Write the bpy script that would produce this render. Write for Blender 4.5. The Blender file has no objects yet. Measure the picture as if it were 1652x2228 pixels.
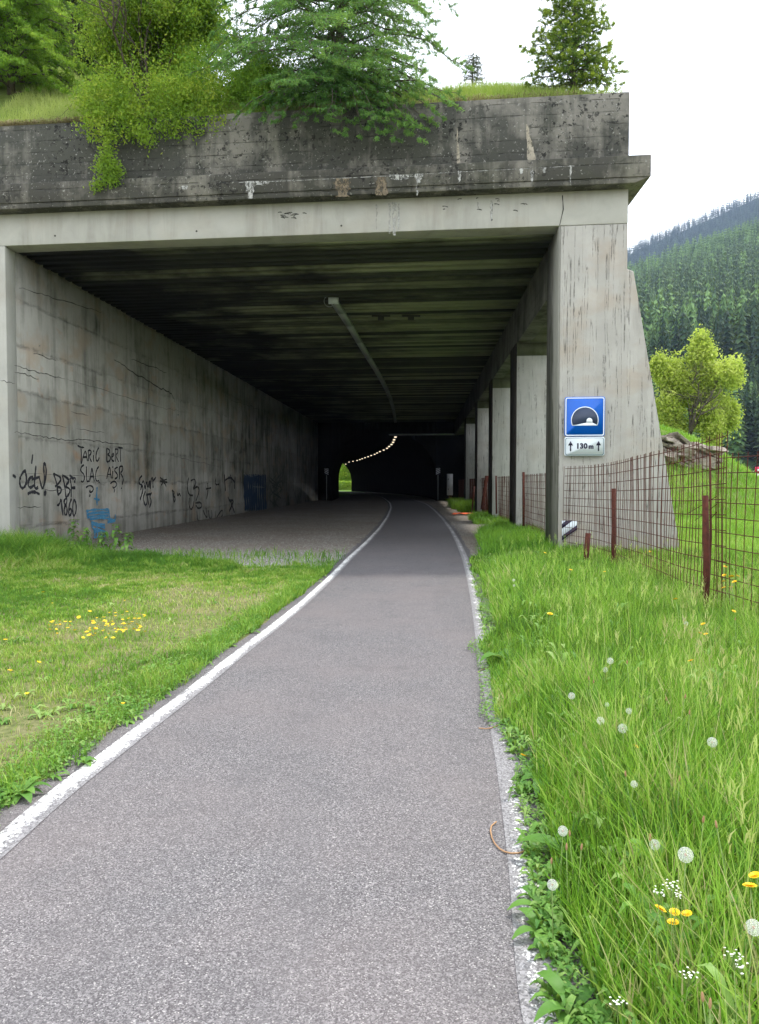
import bpy, math, random
import numpy as np
from mathutils import Vector
PI = math.pi
rng = np.random.default_rng(7)
random.seed(7)
S = bpy.context.scene
COL = S.collection

# ------------------------------------------------------------------ camera, sky, sun, exposure
EYE = 1.65
F, CX, CY, HOR = 1674.0, 826.0, 1114.0, 1050.0      # photograph measured at 1652 x 2228
PITCH = math.atan((CY - HOR) / F)
cam = bpy.data.cameras.new("camera"); camo = bpy.data.objects.new("camera", cam); COL.objects.link(camo)
camo.location = (0, 0, EYE); camo.rotation_euler = (PI/2 - PITCH, 0, 0)
cam.sensor_fit = 'VERTICAL'; cam.sensor_height = 36; cam.lens = 36 * F / 2228
cam.clip_start = 0.05; cam.clip_end = 20000
S.camera = camo

SUNV = Vector((0.40, 0.27, 0.87)).normalized()       # towards the sun: high, right, slightly behind the portal
w = bpy.data.worlds.new("World"); S.world = w; w.use_nodes = True
nt = w.node_tree; nt.nodes.clear()
sky = nt.nodes.new('ShaderNodeTexSky'); sky.sky_type = 'NISHITA'; sky.sun_disc = False
sky.sun_elevation = math.asin(SUNV.z); sky.sun_rotation = math.atan2(SUNV.x, SUNV.y)
skys = nt.nodes.new('ShaderNodeVectorMath'); skys.operation = 'SCALE'; skys.inputs['Scale'].default_value = 0.10
nt.links.new(sky.outputs[0], skys.inputs[0])
tc = nt.nodes.new('ShaderNodeTexCoord'); nz = nt.nodes.new('ShaderNodeTexNoise')
nz.inputs['Scale'].default_value = 2.6; nz.inputs['Detail'].default_value = 6
nt.links.new(tc.outputs['Generated'], nz.inputs['Vector'])
rp = nt.nodes.new('ShaderNodeMapRange'); rp.inputs['From Min'].default_value = 0.30; rp.inputs['From Max'].default_value = 0.46
nt.links.new(nz.outputs['Fac'], rp.inputs['Value'])
mx = nt.nodes.new('ShaderNodeMix'); mx.data_type = 'RGBA'
nt.links.new(rp.outputs[0], mx.inputs['Factor']); nt.links.new(skys.outputs[0], mx.inputs['A'])
mx.inputs['B'].default_value = (1.42, 1.47, 1.54, 1)
bg = nt.nodes.new('ShaderNodeBackground'); bg.inputs['Strength'].default_value = 1.0
nt.links.new(mx.outputs['Result'], bg.inputs['Color'])
wo = nt.nodes.new('ShaderNodeOutputWorld'); nt.links.new(bg.outputs[0], wo.inputs[0])
sl = bpy.data.lights.new("sun", 'SUN'); sl.energy = 2.5; sl.angle = math.radians(5.0); sl.color = (1, 0.95, 0.86)
so = bpy.data.objects.new("sun", sl); COL.objects.link(so); so.rotation_euler = SUNV.to_track_quat('Z', 'Y').to_euler()
S.view_settings.view_transform = 'Standard'; S.view_settings.look = 'None'; S.view_settings.exposure = 0.84
S.cycles.max_bounces = 8; S.cycles.diffuse_bounces = 4; S.cycles.transparent_max_bounces = 6
S.cycles.volume_bounces = 0

# ------------------------------------------------------------------ measuring helpers
cp, sp_ = math.cos(PITCH), math.sin(PITCH)
def ray(x, y):
    dx, dz = (x - CX) / F, -(y - CY) / F
    return np.array([dx, cp + dz * sp_, dz * cp - sp_])
def on_z(x, y, z=0.0):
    r = ray(x, y); t = (z - EYE) / r[2]; return np.array([r[0]*t, r[1]*t, z])
def at_Y(x, y, Y):
    r = ray(x, y); t = Y / r[1]; return np.array([r[0]*t, Y, EYE + r[2]*t])

# gallery frame: u to the right along the portal face, v inwards along the bore
P0 = np.array([3.88, 16.7]); RU = np.array([0.9938, -0.1115]); TV = np.array([0.0549, 0.9985])
def G(u, v, z): p = P0 + u*RU + v*TV; return (p[0], p[1], z)
NF = np.array([RU[1], -RU[0]])                      # outward normal of portal face (towards camera)
def on_face(x, y, off=0.0):                          # pixel -> (u, z) on the portal face, pushed out by off
    r = ray(x, y); o = P0 + NF*off
    t = (o @ NF) / (r[:2] @ NF); p = r[:2]*t
    return float((p - o) @ RU), EYE + r[2]*t
UL = -12.67                                          # left wall plane u
NW = np.array([TV[1], -TV[0]])                       # left wall's inward normal
def on_lwall(x, y, off=0.003):
    r = ray(x, y); o = P0 + UL*RU + NW*off
    t = (o @ NW) / (r[:2] @ NW); p = r[:2]*t
    return np.array([p[0], p[1], EYE + r[2]*t])

# ------------------------------------------------------------------ object helpers
def tag(o, label=None, cat=None, group=None, kind=None):
    if label: o['label'] = label
    if cat: o['category'] = cat
    if group: o['group'] = group
    if kind: o['kind'] = kind
    return o
def thing(name, label, cat, loc=(0, 0, 0), group=None, rz=0):
    o = bpy.data.objects.new(name, None); COL.objects.link(o); o.location = loc; o.rotation_euler = (0, 0, rz)
    o.empty_display_size = 0.1
    return tag(o, label, cat, group)
class MB:
    """collects vertices (arrays) with tris and quads and an optional per-vertex tint"""
    def __init__(s): s.v = []; s.t = []; s.q = []; s.c = []; s.n = 0
    def add(s, v, q=None, t=None, c=0.5):
        v = np.asarray(v, float).reshape(-1, 3)
        if q is not None and len(q): s.q.append(np.asarray(q, np.int64).reshape(-1, 4) + s.n)
        if t is not None and len(t): s.t.append(np.asarray(t, np.int64).reshape(-1, 3) + s.n)
        s.v.append(v); s.c.append(np.broadcast_to(np.asarray(c, float), (len(v),)).copy()); s.n += len(v)
    def box8(s, p, c=0.5):                            # 8 corners: bottom 4 ccw, top 4 ccw
        s.add(p, q=[(3,2,1,0), (4,5,6,7), (0,1,5,4), (1,2,6,5), (2,3,7,6), (3,0,4,7)], c=c)
    def box(s, x0, x1, y0, y1, z0, z1, c=0.5):
        s.box8([(x0,y0,z0),(x1,y0,z0),(x1,y1,z0),(x0,y1,z0),(x0,y0,z1),(x1,y0,z1),(x1,y1,z1),(x0,y1,z1)], c)
    def gbox(s, u0, u1, v0, v1, z0, z1, c=0.5):
        s.box8([G(u0,v0,z0),G(u1,v0,z0),G(u1,v1,z0),G(u0,v1,z0),G(u0,v0,z1),G(u1,v0,z1),G(u1,v1,z1),G(u0,v1,z1)], c)
    def prism(s, poly, fn, a, b, c=0.5):              # polygon (convex, ccw) extruded; fn(p, k) -> xyz
        n = len(poly); v = [fn(p, a) for p in poly] + [fn(p, b) for p in poly]
        q = [(i, (i+1) % n, n+(i+1) % n, n+i) for i in range(n)]
        t = [(0, i+1, i) for i in range(1, n-1)] + [(n, n+i, n+i+1) for i in range(1, n-1)]
        s.add(v, q=q, t=t, c=c)
    def tube(s, pts, r, n=6, c=0.5, caps=True):
        pts = np.asarray(pts, float); m = len(pts)
        r = np.broadcast_to(np.asarray(r, float), (m,))
        d = np.gradient(pts, axis=0); d /= np.linalg.norm(d, axis=1)[:, None] + 1e-12
        up = np.where(np.abs(d[:, 2:3]) > 0.9, np.array([[1., 0, 0]]), np.array([[0, 0, 1.]]))
        a = np.cross(d, up); a /= np.linalg.norm(a, axis=1)[:, None] + 1e-12
        b = np.cross(d, a); th = np.arange(n) * 2*PI/n
        v = pts[:, None] + r[:, None, None]*(a[:, None]*np.cos(th)[None, :, None] + b[:, None]*np.sin(th)[None, :, None])
        q = [(i*n+j, i*n+(j+1) % n, (i+1)*n+(j+1) % n, (i+1)*n+j) for i in range(m-1) for j in range(n)]
        t = []
        if caps:
            t = [(0, j+1, j) for j in range(1, n-1)] + [((m-1)*n, (m-1)*n+j, (m-1)*n+j+1) for j in range(1, n-1)]
        s.add(v.reshape(-1, 3), q=q, t=t, c=c)
    def lathe(s, prof, cx, cy, n=16, c=0.5):
        th = np.arange(n)*2*PI/n; v = []
        for r, z in prof: v += [(cx+r*math.cos(a), cy+r*math.sin(a), z) for a in th]
        m = len(prof); s.add(v, q=[(i*n+j, i*n+(j+1) % n, (i+1)*n+(j+1) % n, (i+1)*n+j) for i in range(m-1) for j in range(n)], c=c)
    def build(s, name, mat, parent=None, smooth=False, bevel=0, off=None):
        V = np.concatenate(s.v) if s.v else np.zeros((0, 3))
        if parent is not None: V = V - np.array(parent_loc(parent))
        if off is not None: V = V - np.asarray(off)
        T = np.concatenate(s.t) if s.t else np.zeros((0, 3), np.int64)
        Q = np.concatenate(s.q) if s.q else np.zeros((0, 4), np.int64)
        me = bpy.data.meshes.new(name); me.vertices.add(len(V)); me.vertices.foreach_set('co', V.ravel())
        me.loops.add(len(T)*3 + len(Q)*4); me.loops.foreach_set('vertex_index', np.concatenate([T.ravel(), Q.ravel()]).astype(np.int32))
        me.polygons.add(len(T)+len(Q))
        st = np.concatenate([np.arange(len(T))*3, len(T)*3 + np.arange(len(Q))*4]).astype(np.int32)
        me.polygons.foreach_set('loop_start', st)
        me.update(calc_edges=True)
        if smooth: me.polygons.foreach_set('use_smooth', np.ones(len(T)+len(Q), bool))
        at = me.attributes.new('tint', 'FLOAT', 'POINT'); at.data.foreach_set('value', np.concatenate(s.c).astype(np.float32))
        me.materials.append(mat)
        o = bpy.data.objects.new(name, me); COL.objects.link(o)
        if parent is not None: o.parent = parent
        if off is not None: o.location = off
        if bevel:
            b = o.modifiers.new('bevel', 'BEVEL'); b.width = bevel; b.segments = 2; b.limit_method = 'ANGLE'
        return o
def parent_loc(p):
    l = np.array(p.location)
    while p.parent: p = p.parent; l = l + np.array(p.location)
    return l
def copy_tree(o, parent=None):
    c = o.copy(); COL.objects.link(c); c.parent = parent
    for ch in list(o.children): copy_tree(ch, c)
    return c
def add_grid(m, X, Y, Z, c=0.5):
    ny, nx = X.shape; v = np.stack([X, Y, Z], -1).reshape(-1, 3)
    i = np.arange((ny-1)*(nx-1)); r, k = i // (nx-1), i % (nx-1); a = r*nx + k
    m.add(v, q=np.stack([a, a+1, a+nx+1, a+nx], 1), c=c if np.isscalar(c) else np.asarray(c).ravel())

# smooth value noise for placing things
_P = rng.random((64, 64))
def vnoise(x, y, s=1.0):
    x = np.asarray(x)*s + 100; y = np.asarray(y)*s + 100
    xi = np.floor(x).astype(int); yi = np.floor(y).astype(int); fx = x-xi; fy = y-yi
    fx = fx*fx*(3-2*fx); fy = fy*fy*(3-2*fy)
    g = lambda a, b: _P[a % 64, b % 64]
    return (g(xi, yi)*(1-fx)+g(xi+1, yi)*fx)*(1-fy) + (g(xi, yi+1)*(1-fx)+g(xi+1, yi+1)*fx)*fy
def fbm(x, y, s=1.0): return (vnoise(x, y, s)*4 + vnoise(x, y, s*2.1)*2 + vnoise(x, y, s*4.3))/7
def ss(a, b, x): t = np.clip((np.asarray(x, float)-a)/(b-a), 0, 1); return t*t*(3-2*t)

# ------------------------------------------------------------------ materials
class NT:
    def __init__(s, name):
        s.m = bpy.data.materials.new(name); s.m.use_nodes = True; s.t = s.m.node_tree; s.t.nodes.clear()
        s.out = s.n('ShaderNodeOutputMaterial')
    def n(s, k, **kw):
        o = s.t.nodes.new(k)
        for a, b in kw.items(): setattr(o, a, b)
        return o
    def l(s, a, b): s.t.links.new(a, b)
    def setin(s, sock, v):
        if isinstance(v, bpy.types.NodeSocket): s.l(v, sock)
        elif isinstance(v, tuple) and len(v) == 3 and sock.type == 'RGBA': sock.default_value = v + (1,)
        else: sock.default_value = v
    def pos(s): return s.n('ShaderNodeNewGeometry').outputs['Position']
    def objc(s): return s.n('ShaderNodeTexCoord').outputs['Object']
    def map(s, v, sc): o = s.n('ShaderNodeMapping'); s.l(v, o.inputs['Vector']); o.inputs['Scale'].default_value = sc; return o.outputs[0]
    def noise(s, v, sc, det=4, rough=0.55, dist=0):
        o = s.n('ShaderNodeTexNoise'); s.l(v, o.inputs['Vector']); o.inputs['Scale'].default_value = sc
        o.inputs['Detail'].default_value = det; o.inputs['Roughness'].default_value = rough; o.inputs['Distortion'].default_value = dist
        return o.outputs['Fac']
    def vor(s, v, sc, feat='F1', out='Distance'):
        o = s.n('ShaderNodeTexVoronoi', feature=feat); s.l(v, o.inputs['Vector']); o.inputs['Scale'].default_value = sc; return o.outputs[out]
    def rng(s, v, a, b, c=0., d=1.):
        o = s.n('ShaderNodeMapRange'); s.setin(o.inputs['Value'], v)
        for k, x in zip(('From Min', 'From Max', 'To Min', 'To Max'), (a, b, c, d)): o.inputs[k].default_value = x
        return o.outputs[0]
    def math(s, op, a, b=0.0):
        o = s.n('ShaderNodeMath', operation=op); s.setin(o.inputs[0], a); s.setin(o.inputs[1], b); return o.outputs[0]
    def mix(s, f, a, b, mode='MIX'):
        o = s.n('ShaderNodeMix', data_type='RGBA', blend_type=mode); s.setin(o.inputs['Factor'], f); s.setin(o.inputs['A'], a); s.setin(o.inputs['B'], b)
        return o.outputs['Result']
    def attr(s, nm): return s.n('ShaderNodeAttribute', attribute_name=nm).outputs['Fac']
    def bump(s, h, st=0.3, d=0.02):
        o = s.n('ShaderNodeBump'); o.inputs['Strength'].default_value = st; o.inputs['Distance'].default_value = d; s.l(h, o.inputs['Height']); return o.outputs[0]
    def xyz(s, v): o = s.n('ShaderNodeSeparateXYZ'); s.l(v, o.inputs[0]); return o.outputs
    def ramp(s, v, stops):
        o = s.n('ShaderNodeValToRGB'); s.l(v, o.inputs[0]); e = o.color_ramp.elements
        while len(e) < len(stops): e.new(0.5)
        for el, (p, c) in zip(e, stops): el.position = p; el.color = c + (1,)
        return o.outputs[0]
    def pbr(s, col, rough=0.8, normal=None, metal=0, spec=0.3):
        o = s.n('ShaderNodeBsdfPrincipled'); s.setin(o.inputs['Base Color'], col); s.setin(o.inputs['Roughness'], rough)
        o.inputs['Metallic'].default_value = metal; o.inputs['Specular IOR Level'].default_value = spec
        if normal is not None: s.l(normal, o.inputs['Normal'])
        s.l(o.outputs[0], s.out.inputs[0]); return s.m

def mat_plain(name, col, rough=0.6, var=0.15, metal=0, scale=6, spec=0.4):
    k = NT(name); p = k.objc(); n = k.noise(p, scale, 5)
    lo = tuple(c*(1-var) for c in col); hi = tuple(min(1, c*(1+var)) for c in col)
    return k.pbr(k.mix(k.rng(n, .3, .7), lo, hi), rough, None, metal, spec)
def mat_leaf(name, stops, trans=0.35, rough=0.55, nscale=1.5, ntint=0.25):
    k = NT(name); t = k.attr('tint'); n = k.noise(k.objc(), nscale, 3)
    f = k.math('ADD', t, k.rng(n, .3, .7, -ntint, ntint))
    if 'mountain' in name: f = k.math('ADD', f, k.rng(k.n('ShaderNodeObjectInfo').outputs['Random'], 0, 1, -.35, .35))
    c = k.ramp(f, stops)
    d = k.n('ShaderNodeBsdfPrincipled'); k.l(c, d.inputs['Base Color']); d.inputs['Roughness'].default_value = rough; d.inputs['Specular IOR Level'].default_value = 0.25
    tr = k.n('ShaderNodeBsdfTranslucent'); k.l(k.mix(0.5, c, (.35, .45, .05), 'MIX'), tr.inputs[0])
    mm = k.n('ShaderNodeMixShader'); mm.inputs[0].default_value = trans; k.l(d.outputs[0], mm.inputs[1]); k.l(tr.outputs[0], mm.inputs[2])
    k.l(mm.outputs[0], k.out.inputs[0]); return k.m

def mat_concrete(name, light, dark, board=None, bsize=0.2, soot=0.0, moss=0.0, lichen=0.0, streak=0.5, rust=0.0, cover=(.42, .62), warm=0.0, gradx=None, shade_y=None):
    """board: 'z' horizontal board marks, 'u' vertical board marks"""
    k = NT(name); p = k.pos(); X = k.xyz(p)
    big = k.noise(p, 0.35, 5, .6); mid = k.noise(p, 1.7, 6, .62, .4); fine = k.noise(p, 26, 4, .6)
    st = k.noise(k.map(p, (2.2, 2.2, 0.22)), 1.0, 6, .66, .6)
    col = k.mix(k.rng(mid, .3, .7), tuple(c*.88 for c in light), tuple(min(1, c*1.08) for c in light))
    f = k.math('ADD', k.math('MULTIPLY', k.rng(st, .35, .7), streak), k.math('MULTIPLY', mid, 1-streak))
    f = k.math('ADD', f, k.math('MULTIPLY', k.math('SUBTRACT', big, .5), 1.2))
    if shade_y: f = k.math('ADD', f, k.rng(X[1], shade_y[0], shade_y[1], 0, shade_y[2]))
    if gradx: f = k.math('ADD', f, k.rng(X[0], gradx[0], gradx[1], 0, gradx[2]))
    col = k.mix(k.rng(f, cover[0], cover[1]), col, dark)
    if warm: col = k.mix(k.math('MULTIPLY', k.rng(k.noise(k.map(p, (1, 1, 1.6)), .8, 4), .52, .68), warm), col, (.34, .26, .18))
    if rust: col = k.mix(k.math('MULTIPLY', k.rng(k.noise(k.map(p, (.8, .8, 1.5)), 1.3, 5, .6), .62, .72), rust), col, (.36, .17, .06))
    if moss: col = k.mix(k.math('MULTIPLY', k.rng(k.noise(p, 1.1, 6, .65), .45, .7), moss), col, (.045, .06, .022))
    h = k.math('MULTIPLY', fine, .25)
    if board:
        if board == 'z': w = X[2]
        else:
            w = k.math('ADD', k.math('MULTIPLY', X[0], float(RU[0])), k.math('MULTIPLY', X[1], float(RU[1])))
        wob = k.math('MULTIPLY', k.math('SUBTRACT', k.noise(p, .9 if board == 'z' else 2.6, 5), .5), bsize*(.22 if board == 'z' else .9))
        fr = k.math('FRACT', k.math('DIVIDE', k.math('ADD', w, wob), bsize))
        ln = k.math('SUBTRACT', 1.0, k.rng(k.math('ABSOLUTE', k.math('SUBTRACT', fr, .5)), 0.0, .07))
        brk = k.rng(k.noise(k.map(p, (1.2, 1.2, 3) if board == 'z' else (5, 5, 2.6)), 2.2, 6, .8), .46 if board == 'z' else .5, .6 if board == 'z' else .58)
        ln = k.math('MULTIPLY', ln, brk)
        idn = k.n('ShaderNodeTexWhiteNoise', noise_dimensions='1D')
        k.l(k.math('FLOOR', k.math('ADD', k.math('DIVIDE', k.math('ADD', w, wob), bsize), .5)), idn.inputs['W'])
        col = k.mix(k.rng(idn.outputs[0], 0, 1, 0, .22), col, dark)
        if board == 'z': col = k.mix(k.math('MULTIPLY', ln, .75 if bsize < 1 else .4), col, tuple(c*.25 for c in dark))
        if board == 'u':
            nv = k.noise(k.map(p, (6.5, 6.5, .22)), 1.0, 3, .5); nb_ = k.rng(k.noise(k.map(p, (5, 5, 2.4)), 2.2, 6, .8), .45, .55)
            ln = k.math('MULTIPLY', k.math('SUBTRACT', 1.0, k.rng(k.math('ABSOLUTE', k.math('SUBTRACT', k.math('FRACT', k.math('MULTIPLY', nv, 6.0)), .5)), 0, .085)), nb_)
            col = k.mix(k.math('MULTIPLY', ln, .8), col, tuple(c*.3 for c in dark))
        h = k.math('SUBTRACT', h, ln)
    if lichen:
        v = k.noise(p, 9, 5, .7); g = k.rng(k.noise(p, .9, 3), .38, .6)
        col = k.mix(k.math('MULTIPLY', k.math('MULTIPLY', k.rng(v, .56, .60), g), lichen), col, (.012, .012, .011))
        v2 = k.noise(p, 17, 4, .7); col = k.mix(k.math('MULTIPLY', k.rng(v2, .62, .66), .5*lichen), col, (.5, .5, .46))
    if soot: col = k.mix(soot, col, (.012, .012, .012))
    pits = k.rng(k.vor(p, 7), .0, .06); pn = k.rng(k.noise(p, 3, 2), .5, .6)
    pit = k.math('MULTIPLY', k.math('SUBTRACT', 1.0, pits), pn)
    col = k.mix(k.math('MULTIPLY', pit, .7), col, tuple(c*.3 for c in dark))
    return k.pbr(col, .88, k.bump(h, .55, .03), spec=.2)

M = {}
M['lintel'] = mat_concrete('lintel_concrete', (.41, .405, .37), (.24, .235, .205), None, streak=.4, cover=(.5, .95), warm=.15)
M['pier'] = mat_concrete('pier_concrete', (.40, .388, .355), (.235, .225, .20), 'u', .22, streak=.4, cover=(.5, .95), warm=.4)
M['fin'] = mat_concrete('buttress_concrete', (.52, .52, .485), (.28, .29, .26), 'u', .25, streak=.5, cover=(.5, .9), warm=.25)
M['parapet'] = mat_concrete('parapet_concrete', (.215, .203, .178), (.066, .066, .058), 'z', .26, lichen=.9, streak=.25, moss=.12, cover=(.30, .50), gradx=(1.5, 5.5, -.14))
M['ledge'] = mat_concrete('ledge_concrete', (.20, .188, .16), (.06, .058, .05), 'z', .3, lichen=.8, streak=.25, moss=.2, cover=(.28, .50), gradx=(1.0, 6, -.12))
M['beam'] = mat_concrete('shaded_beam', (.15, .15, .125), (.05, .05, .04), 'z', .22, streak=.3, cover=(.35, .65))  # stained beam, darkened further to carry the shade of its inward side
M['column'] = mat_concrete('shaded_column', (.050, .044, .040), (.02, .018, .016), None, streak=.5)  # near-black colour carries the shade of the inward buttress ends
M['jamb'] = mat_concrete('shaded_jamb', (.20, .20, .17), (.075, .078, .06), None, streak=.7, cover=(.35, .62))  # darker pier concrete, shade of the inward side put into its colour
M['soffit'] = mat_concrete('soffit_concrete', (.16, .17, .11), (.07, .08, .04), None, streak=.2, cover=(.3, .7))
M['wall'] = mat_concrete('wall_concrete', (.385, .378, .338), (.065, .068, .052), 'z', 1.1, rust=.35, warm=.6, streak=.35, cover=(.44, .92), shade_y=(19, 46, .20))  # also darkens with depth, fading daylight put into the concrete colour
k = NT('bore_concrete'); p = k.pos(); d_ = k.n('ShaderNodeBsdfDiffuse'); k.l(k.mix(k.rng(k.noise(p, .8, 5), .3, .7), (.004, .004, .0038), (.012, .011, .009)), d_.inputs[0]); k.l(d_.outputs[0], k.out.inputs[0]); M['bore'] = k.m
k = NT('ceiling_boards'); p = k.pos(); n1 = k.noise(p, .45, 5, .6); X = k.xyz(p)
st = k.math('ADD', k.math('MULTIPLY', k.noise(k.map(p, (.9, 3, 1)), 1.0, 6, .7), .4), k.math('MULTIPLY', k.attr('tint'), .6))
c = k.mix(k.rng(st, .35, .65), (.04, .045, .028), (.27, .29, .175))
c = k.mix(k.rng(k.math('ADD', n1, k.math('MULTIPLY', X[0], -.035)), .42, .74), c, (.007, .007, .006))  # boards blacken toward the left, interior shade painted into their colour
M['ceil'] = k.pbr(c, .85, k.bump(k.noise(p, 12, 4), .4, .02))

k = NT('asphalt'); p = k.pos(); big = k.noise(p, .7, 4); v = k.vor(p, 200, 'F1', 'Color'); vn = k.noise(p, 95, 3, .65)
vx = k.xyz(v)[0]
c = k.mix(k.rng(vx, .1, .95), (.05, .047, .052), (.31, .297, .302)); c = k.mix(k.math('MULTIPLY', k.rng(vn, .42, .60), .65), c, (.085, .08, .085))
c = k.mix(k.rng(vx, .96, .98), c, (.42, .40, .39))
c = k.mix(k.math('MULTIPLY', k.rng(big, .35, .7), .45), c, (.20, .172, .17))
c = k.mix(k.math('MULTIPLY', k.rng(k.noise(p, 2.3, 5, .7), .52, .72), .35), c, (.09, .086, .09))
c = k.mix(k.math('MULTIPLY', k.rng(k.noise(k.map(p, (2.2, .15, 1)), 1, 4), .5, .7), .3), c, (.13, .125, .13))
c = k.mix(k.rng(k.xyz(p)[1], 12, 24, 0, .45), c, (.115, .108, .112))  # darker from the gallery mouth inward, its shade painted into the asphalt
M['asphalt'] = k.pbr(c, .9, k.bump(k.math('ADD', vx, k.math('MULTIPLY', vn, .5)), .9, .008), spec=.25)
k = NT('road_paint'); p = k.pos()
wear = k.noise(p, 45, 4, .75); ed = k.attr('tint'); lg = k.noise(p, 1.4, 3)
f = k.rng(k.math('ADD', k.math('ADD', wear, k.math('MULTIPLY', k.math('SUBTRACT', lg, .5), .35)), k.math('MULTIPLY', ed, -.38)), .395, .475)
c = k.mix(f, k.mix(k.rng(k.vor(p, 135, 'F1', 'Color'), .1, .9), (.09, .087, .09), (.3, .29, .3)), (.74, .74, .73))
M['paint'] = k.pbr(c, .75, k.bump(wear, .4, .004))
k = NT('gravel_floor'); p = k.pos(); v = k.vor(p, 42, 'F1', 'Color'); vx = k.xyz(v)[0]; n = k.noise(p, .5, 5)
c = k.mix(k.rng(vx, .2, 1), (.13, .115, .095), (.38, .35, .315)); c = k.mix(k.rng(n, .35, .65, 0, .75), c, (.19, .155, .125))
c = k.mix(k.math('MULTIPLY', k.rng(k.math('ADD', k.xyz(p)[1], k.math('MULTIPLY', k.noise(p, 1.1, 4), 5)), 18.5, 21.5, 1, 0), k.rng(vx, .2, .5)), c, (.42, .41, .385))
c = k.mix(k.rng(vx, .95, .96), c, (.5, .5, .48))
M['gravel'] = k.pbr(c, .95, k.bump(vx, .7, .02), spec=.1)
k = NT('ground_soil'); p = k.pos(); n = k.noise(p, .9, 6, .6); n2 = k.noise(p, 14, 5, .7)
c = k.mix(k.rng(n2, .35, .65), (.075, .10, .03), (.20, .20, .09)); c = k.mix(k.rng(n, .5, .68), c, (.22, .18, .115))
far = k.rng(k.xyz(p)[1], 14, 30); c = k.mix(far, c, k.mix(k.rng(k.noise(p, .25, 6, .7), .3, .7), (.07, .15, .022), (.16, .25, .05)))
M['soil'] = k.pbr(c, .95, k.bump(n2, .8, .03), spec=.1)
k = NT('hill_turf'); p = k.pos(); n = k.noise(p, 3, 6, .7)
M['turf'] = k.pbr(k.mix(k.rng(n, .3, .7), (.09, .14, .03), (.20, .25, .07)), .95, k.bump(n, .8, .05), spec=.1)
k = NT('forest_floor'); p = k.pos(); n = k.noise(p, .05, 6, .7)
M['forest'] = k.pbr(k.mix(k.rng(n, .3, .7), (.018, .035, .012), (.05, .08, .022)), .95, spec=.1)
GREENS = [(0., (.025, .09, .012)), (.25, (.08, .24, .018)), (.55, (.20, .42, .035)), (.85, (.38, .54, .11)), (1., (.48, .42, .22))]
M['grass'] = mat_leaf('meadow_grass', GREENS, .30, .42, .6, .12)
M['lawn'] = mat_leaf('lawn_grass', [(0., (.05, .16, .015)), (.4, (.15, .32, .03)), (.65, (.30, .42, .07)), (.85, (.40, .40, .16)), (1., (.46, .40, .24))], .3, .6, .5, .22)
M['hillgrass'] = mat_leaf('hill_grass', [(0., (.13, .25, .03)), (.5, (.28, .40, .07)), (1., (.48, .52, .2))], .45, .6, .4, .15)
M['dry'] = mat_leaf('dry_grass', [(0., (.16, .11, .06)), (1., (.42, .34, .22))], .2, .8)
M['larch'] = mat_leaf('larch_needles', [(0., (.025, .10, .035)), (.45, (.075, .22, .055)), (1., (.20, .38, .09))], .4, .6, 1.2, .2)
M['larchlight'] = mat_leaf('light_larch_needles', [(0., (.06, .17, .015)), (.5, (.16, .34, .03)), (1., (.32, .48, .06))], .42, .6, 1.0, .25)
M['shrub'] = mat_leaf('shrub_leaves', [(0., (.10, .22, .02)), (.5, (.25, .41, .04)), (1., (.46, .54, .07))], .45, .55, .9, .25)
M['spruce'] = mat_leaf('spruce_needles', [(0., (.025, .07, .02)), (.4, (.07, .17, .03)), (1., (.36, .46, .04))], .3, .6, 1.2, .15)
M['birch'] = mat_leaf('birch_leaves', [(0., (.26, .36, .05)), (.5, (.48, .58, .10)), (1., (.68, .74, .2))], .5, .55, .5, .2)
M['dark'] = mat_leaf('dark_conifer_needles', [(0., (.012, .03, .012)), (1., (.04, .08, .025))], .15, .7)
M['conifer'] = mat_leaf('mountain_conifer_needles', [(0., (.008, .024, .012)), (.5, (.022, .052, .022)), (1., (.075, .125, .04))], .1, .8, .02, .3)
M['larchfar'] = mat_leaf('mountain_larch_needles', [(0., (.045, .10, .03)), (1., (.15, .26, .08))], .15, .8, .02, .3)
M['herb'] = mat_leaf('herb_leaves', [(0., (.06, .17, .03)), (.5, (.14, .29, .05)), (1., (.28, .40, .12))], .3, .5)
k = NT('bark'); p = k.objc(); n = k.noise(k.map(p, (9, 9, 2)), 1.5, 5, .7)
M['bark'] = k.pbr(k.mix(k.rng(n, .3, .7), (.05, .04, .032), (.17, .145, .12)), .95, k.bump(n, .7, .02), spec=.1)
k = NT('rust'); p = k.pos(); n = k.noise(p, 14, 6, .7)
M['rust'] = k.pbr(k.mix(k.rng(n, .3, .7), (.04, .014, .010), (.11, .032, .02)), .85, k.bump(n, .4, .004), spec=.2)
M['blue'] = mat_plain('sign_blue', (.0, .12, .62), .35, .06, spec=.5)
M['white'] = mat_plain('sign_white', (.66, .72, .76), .4, .04, spec=.5)
M['edge'] = mat_plain('sign_edge_grey', (.06, .13, .17), .45, .1)
M['navy'] = mat_plain('sign_black', (.03, .045, .085), .4, .08)
M['ink'] = mat_plain('sign_ink', (.012, .010, .035), .4, .05)
M['alu'] = mat_plain('galvanised_steel', (.45, .46, .47), .45, .1, .6)
k = NT('spray_black'); p = k.pos(); M['spray'] = k.pbr(k.mix(k.rng(k.noise(p, 30, 3), .35, .7), (.012, .013, .018), (.05, .05, .055)), .7)
k = NT('spray_blue'); p = k.pos(); M['sprayblue'] = k.pbr(k.mix(k.rng(k.noise(p, 22, 4), .4, .62), (.05, .20, .36), (.10, .32, .50)), .7)
M['spraynavy'] = mat_plain('spray_navy', (.012, .035, .075), .7, .3, scale=10)
M['sprayfade'] = mat_plain('spray_faded', (.045, .045, .04), .8, .3, scale=10)
M['spraygreen'] = mat_plain('spray_green', (.05, .065, .055), .8, .4, scale=8)
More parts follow.
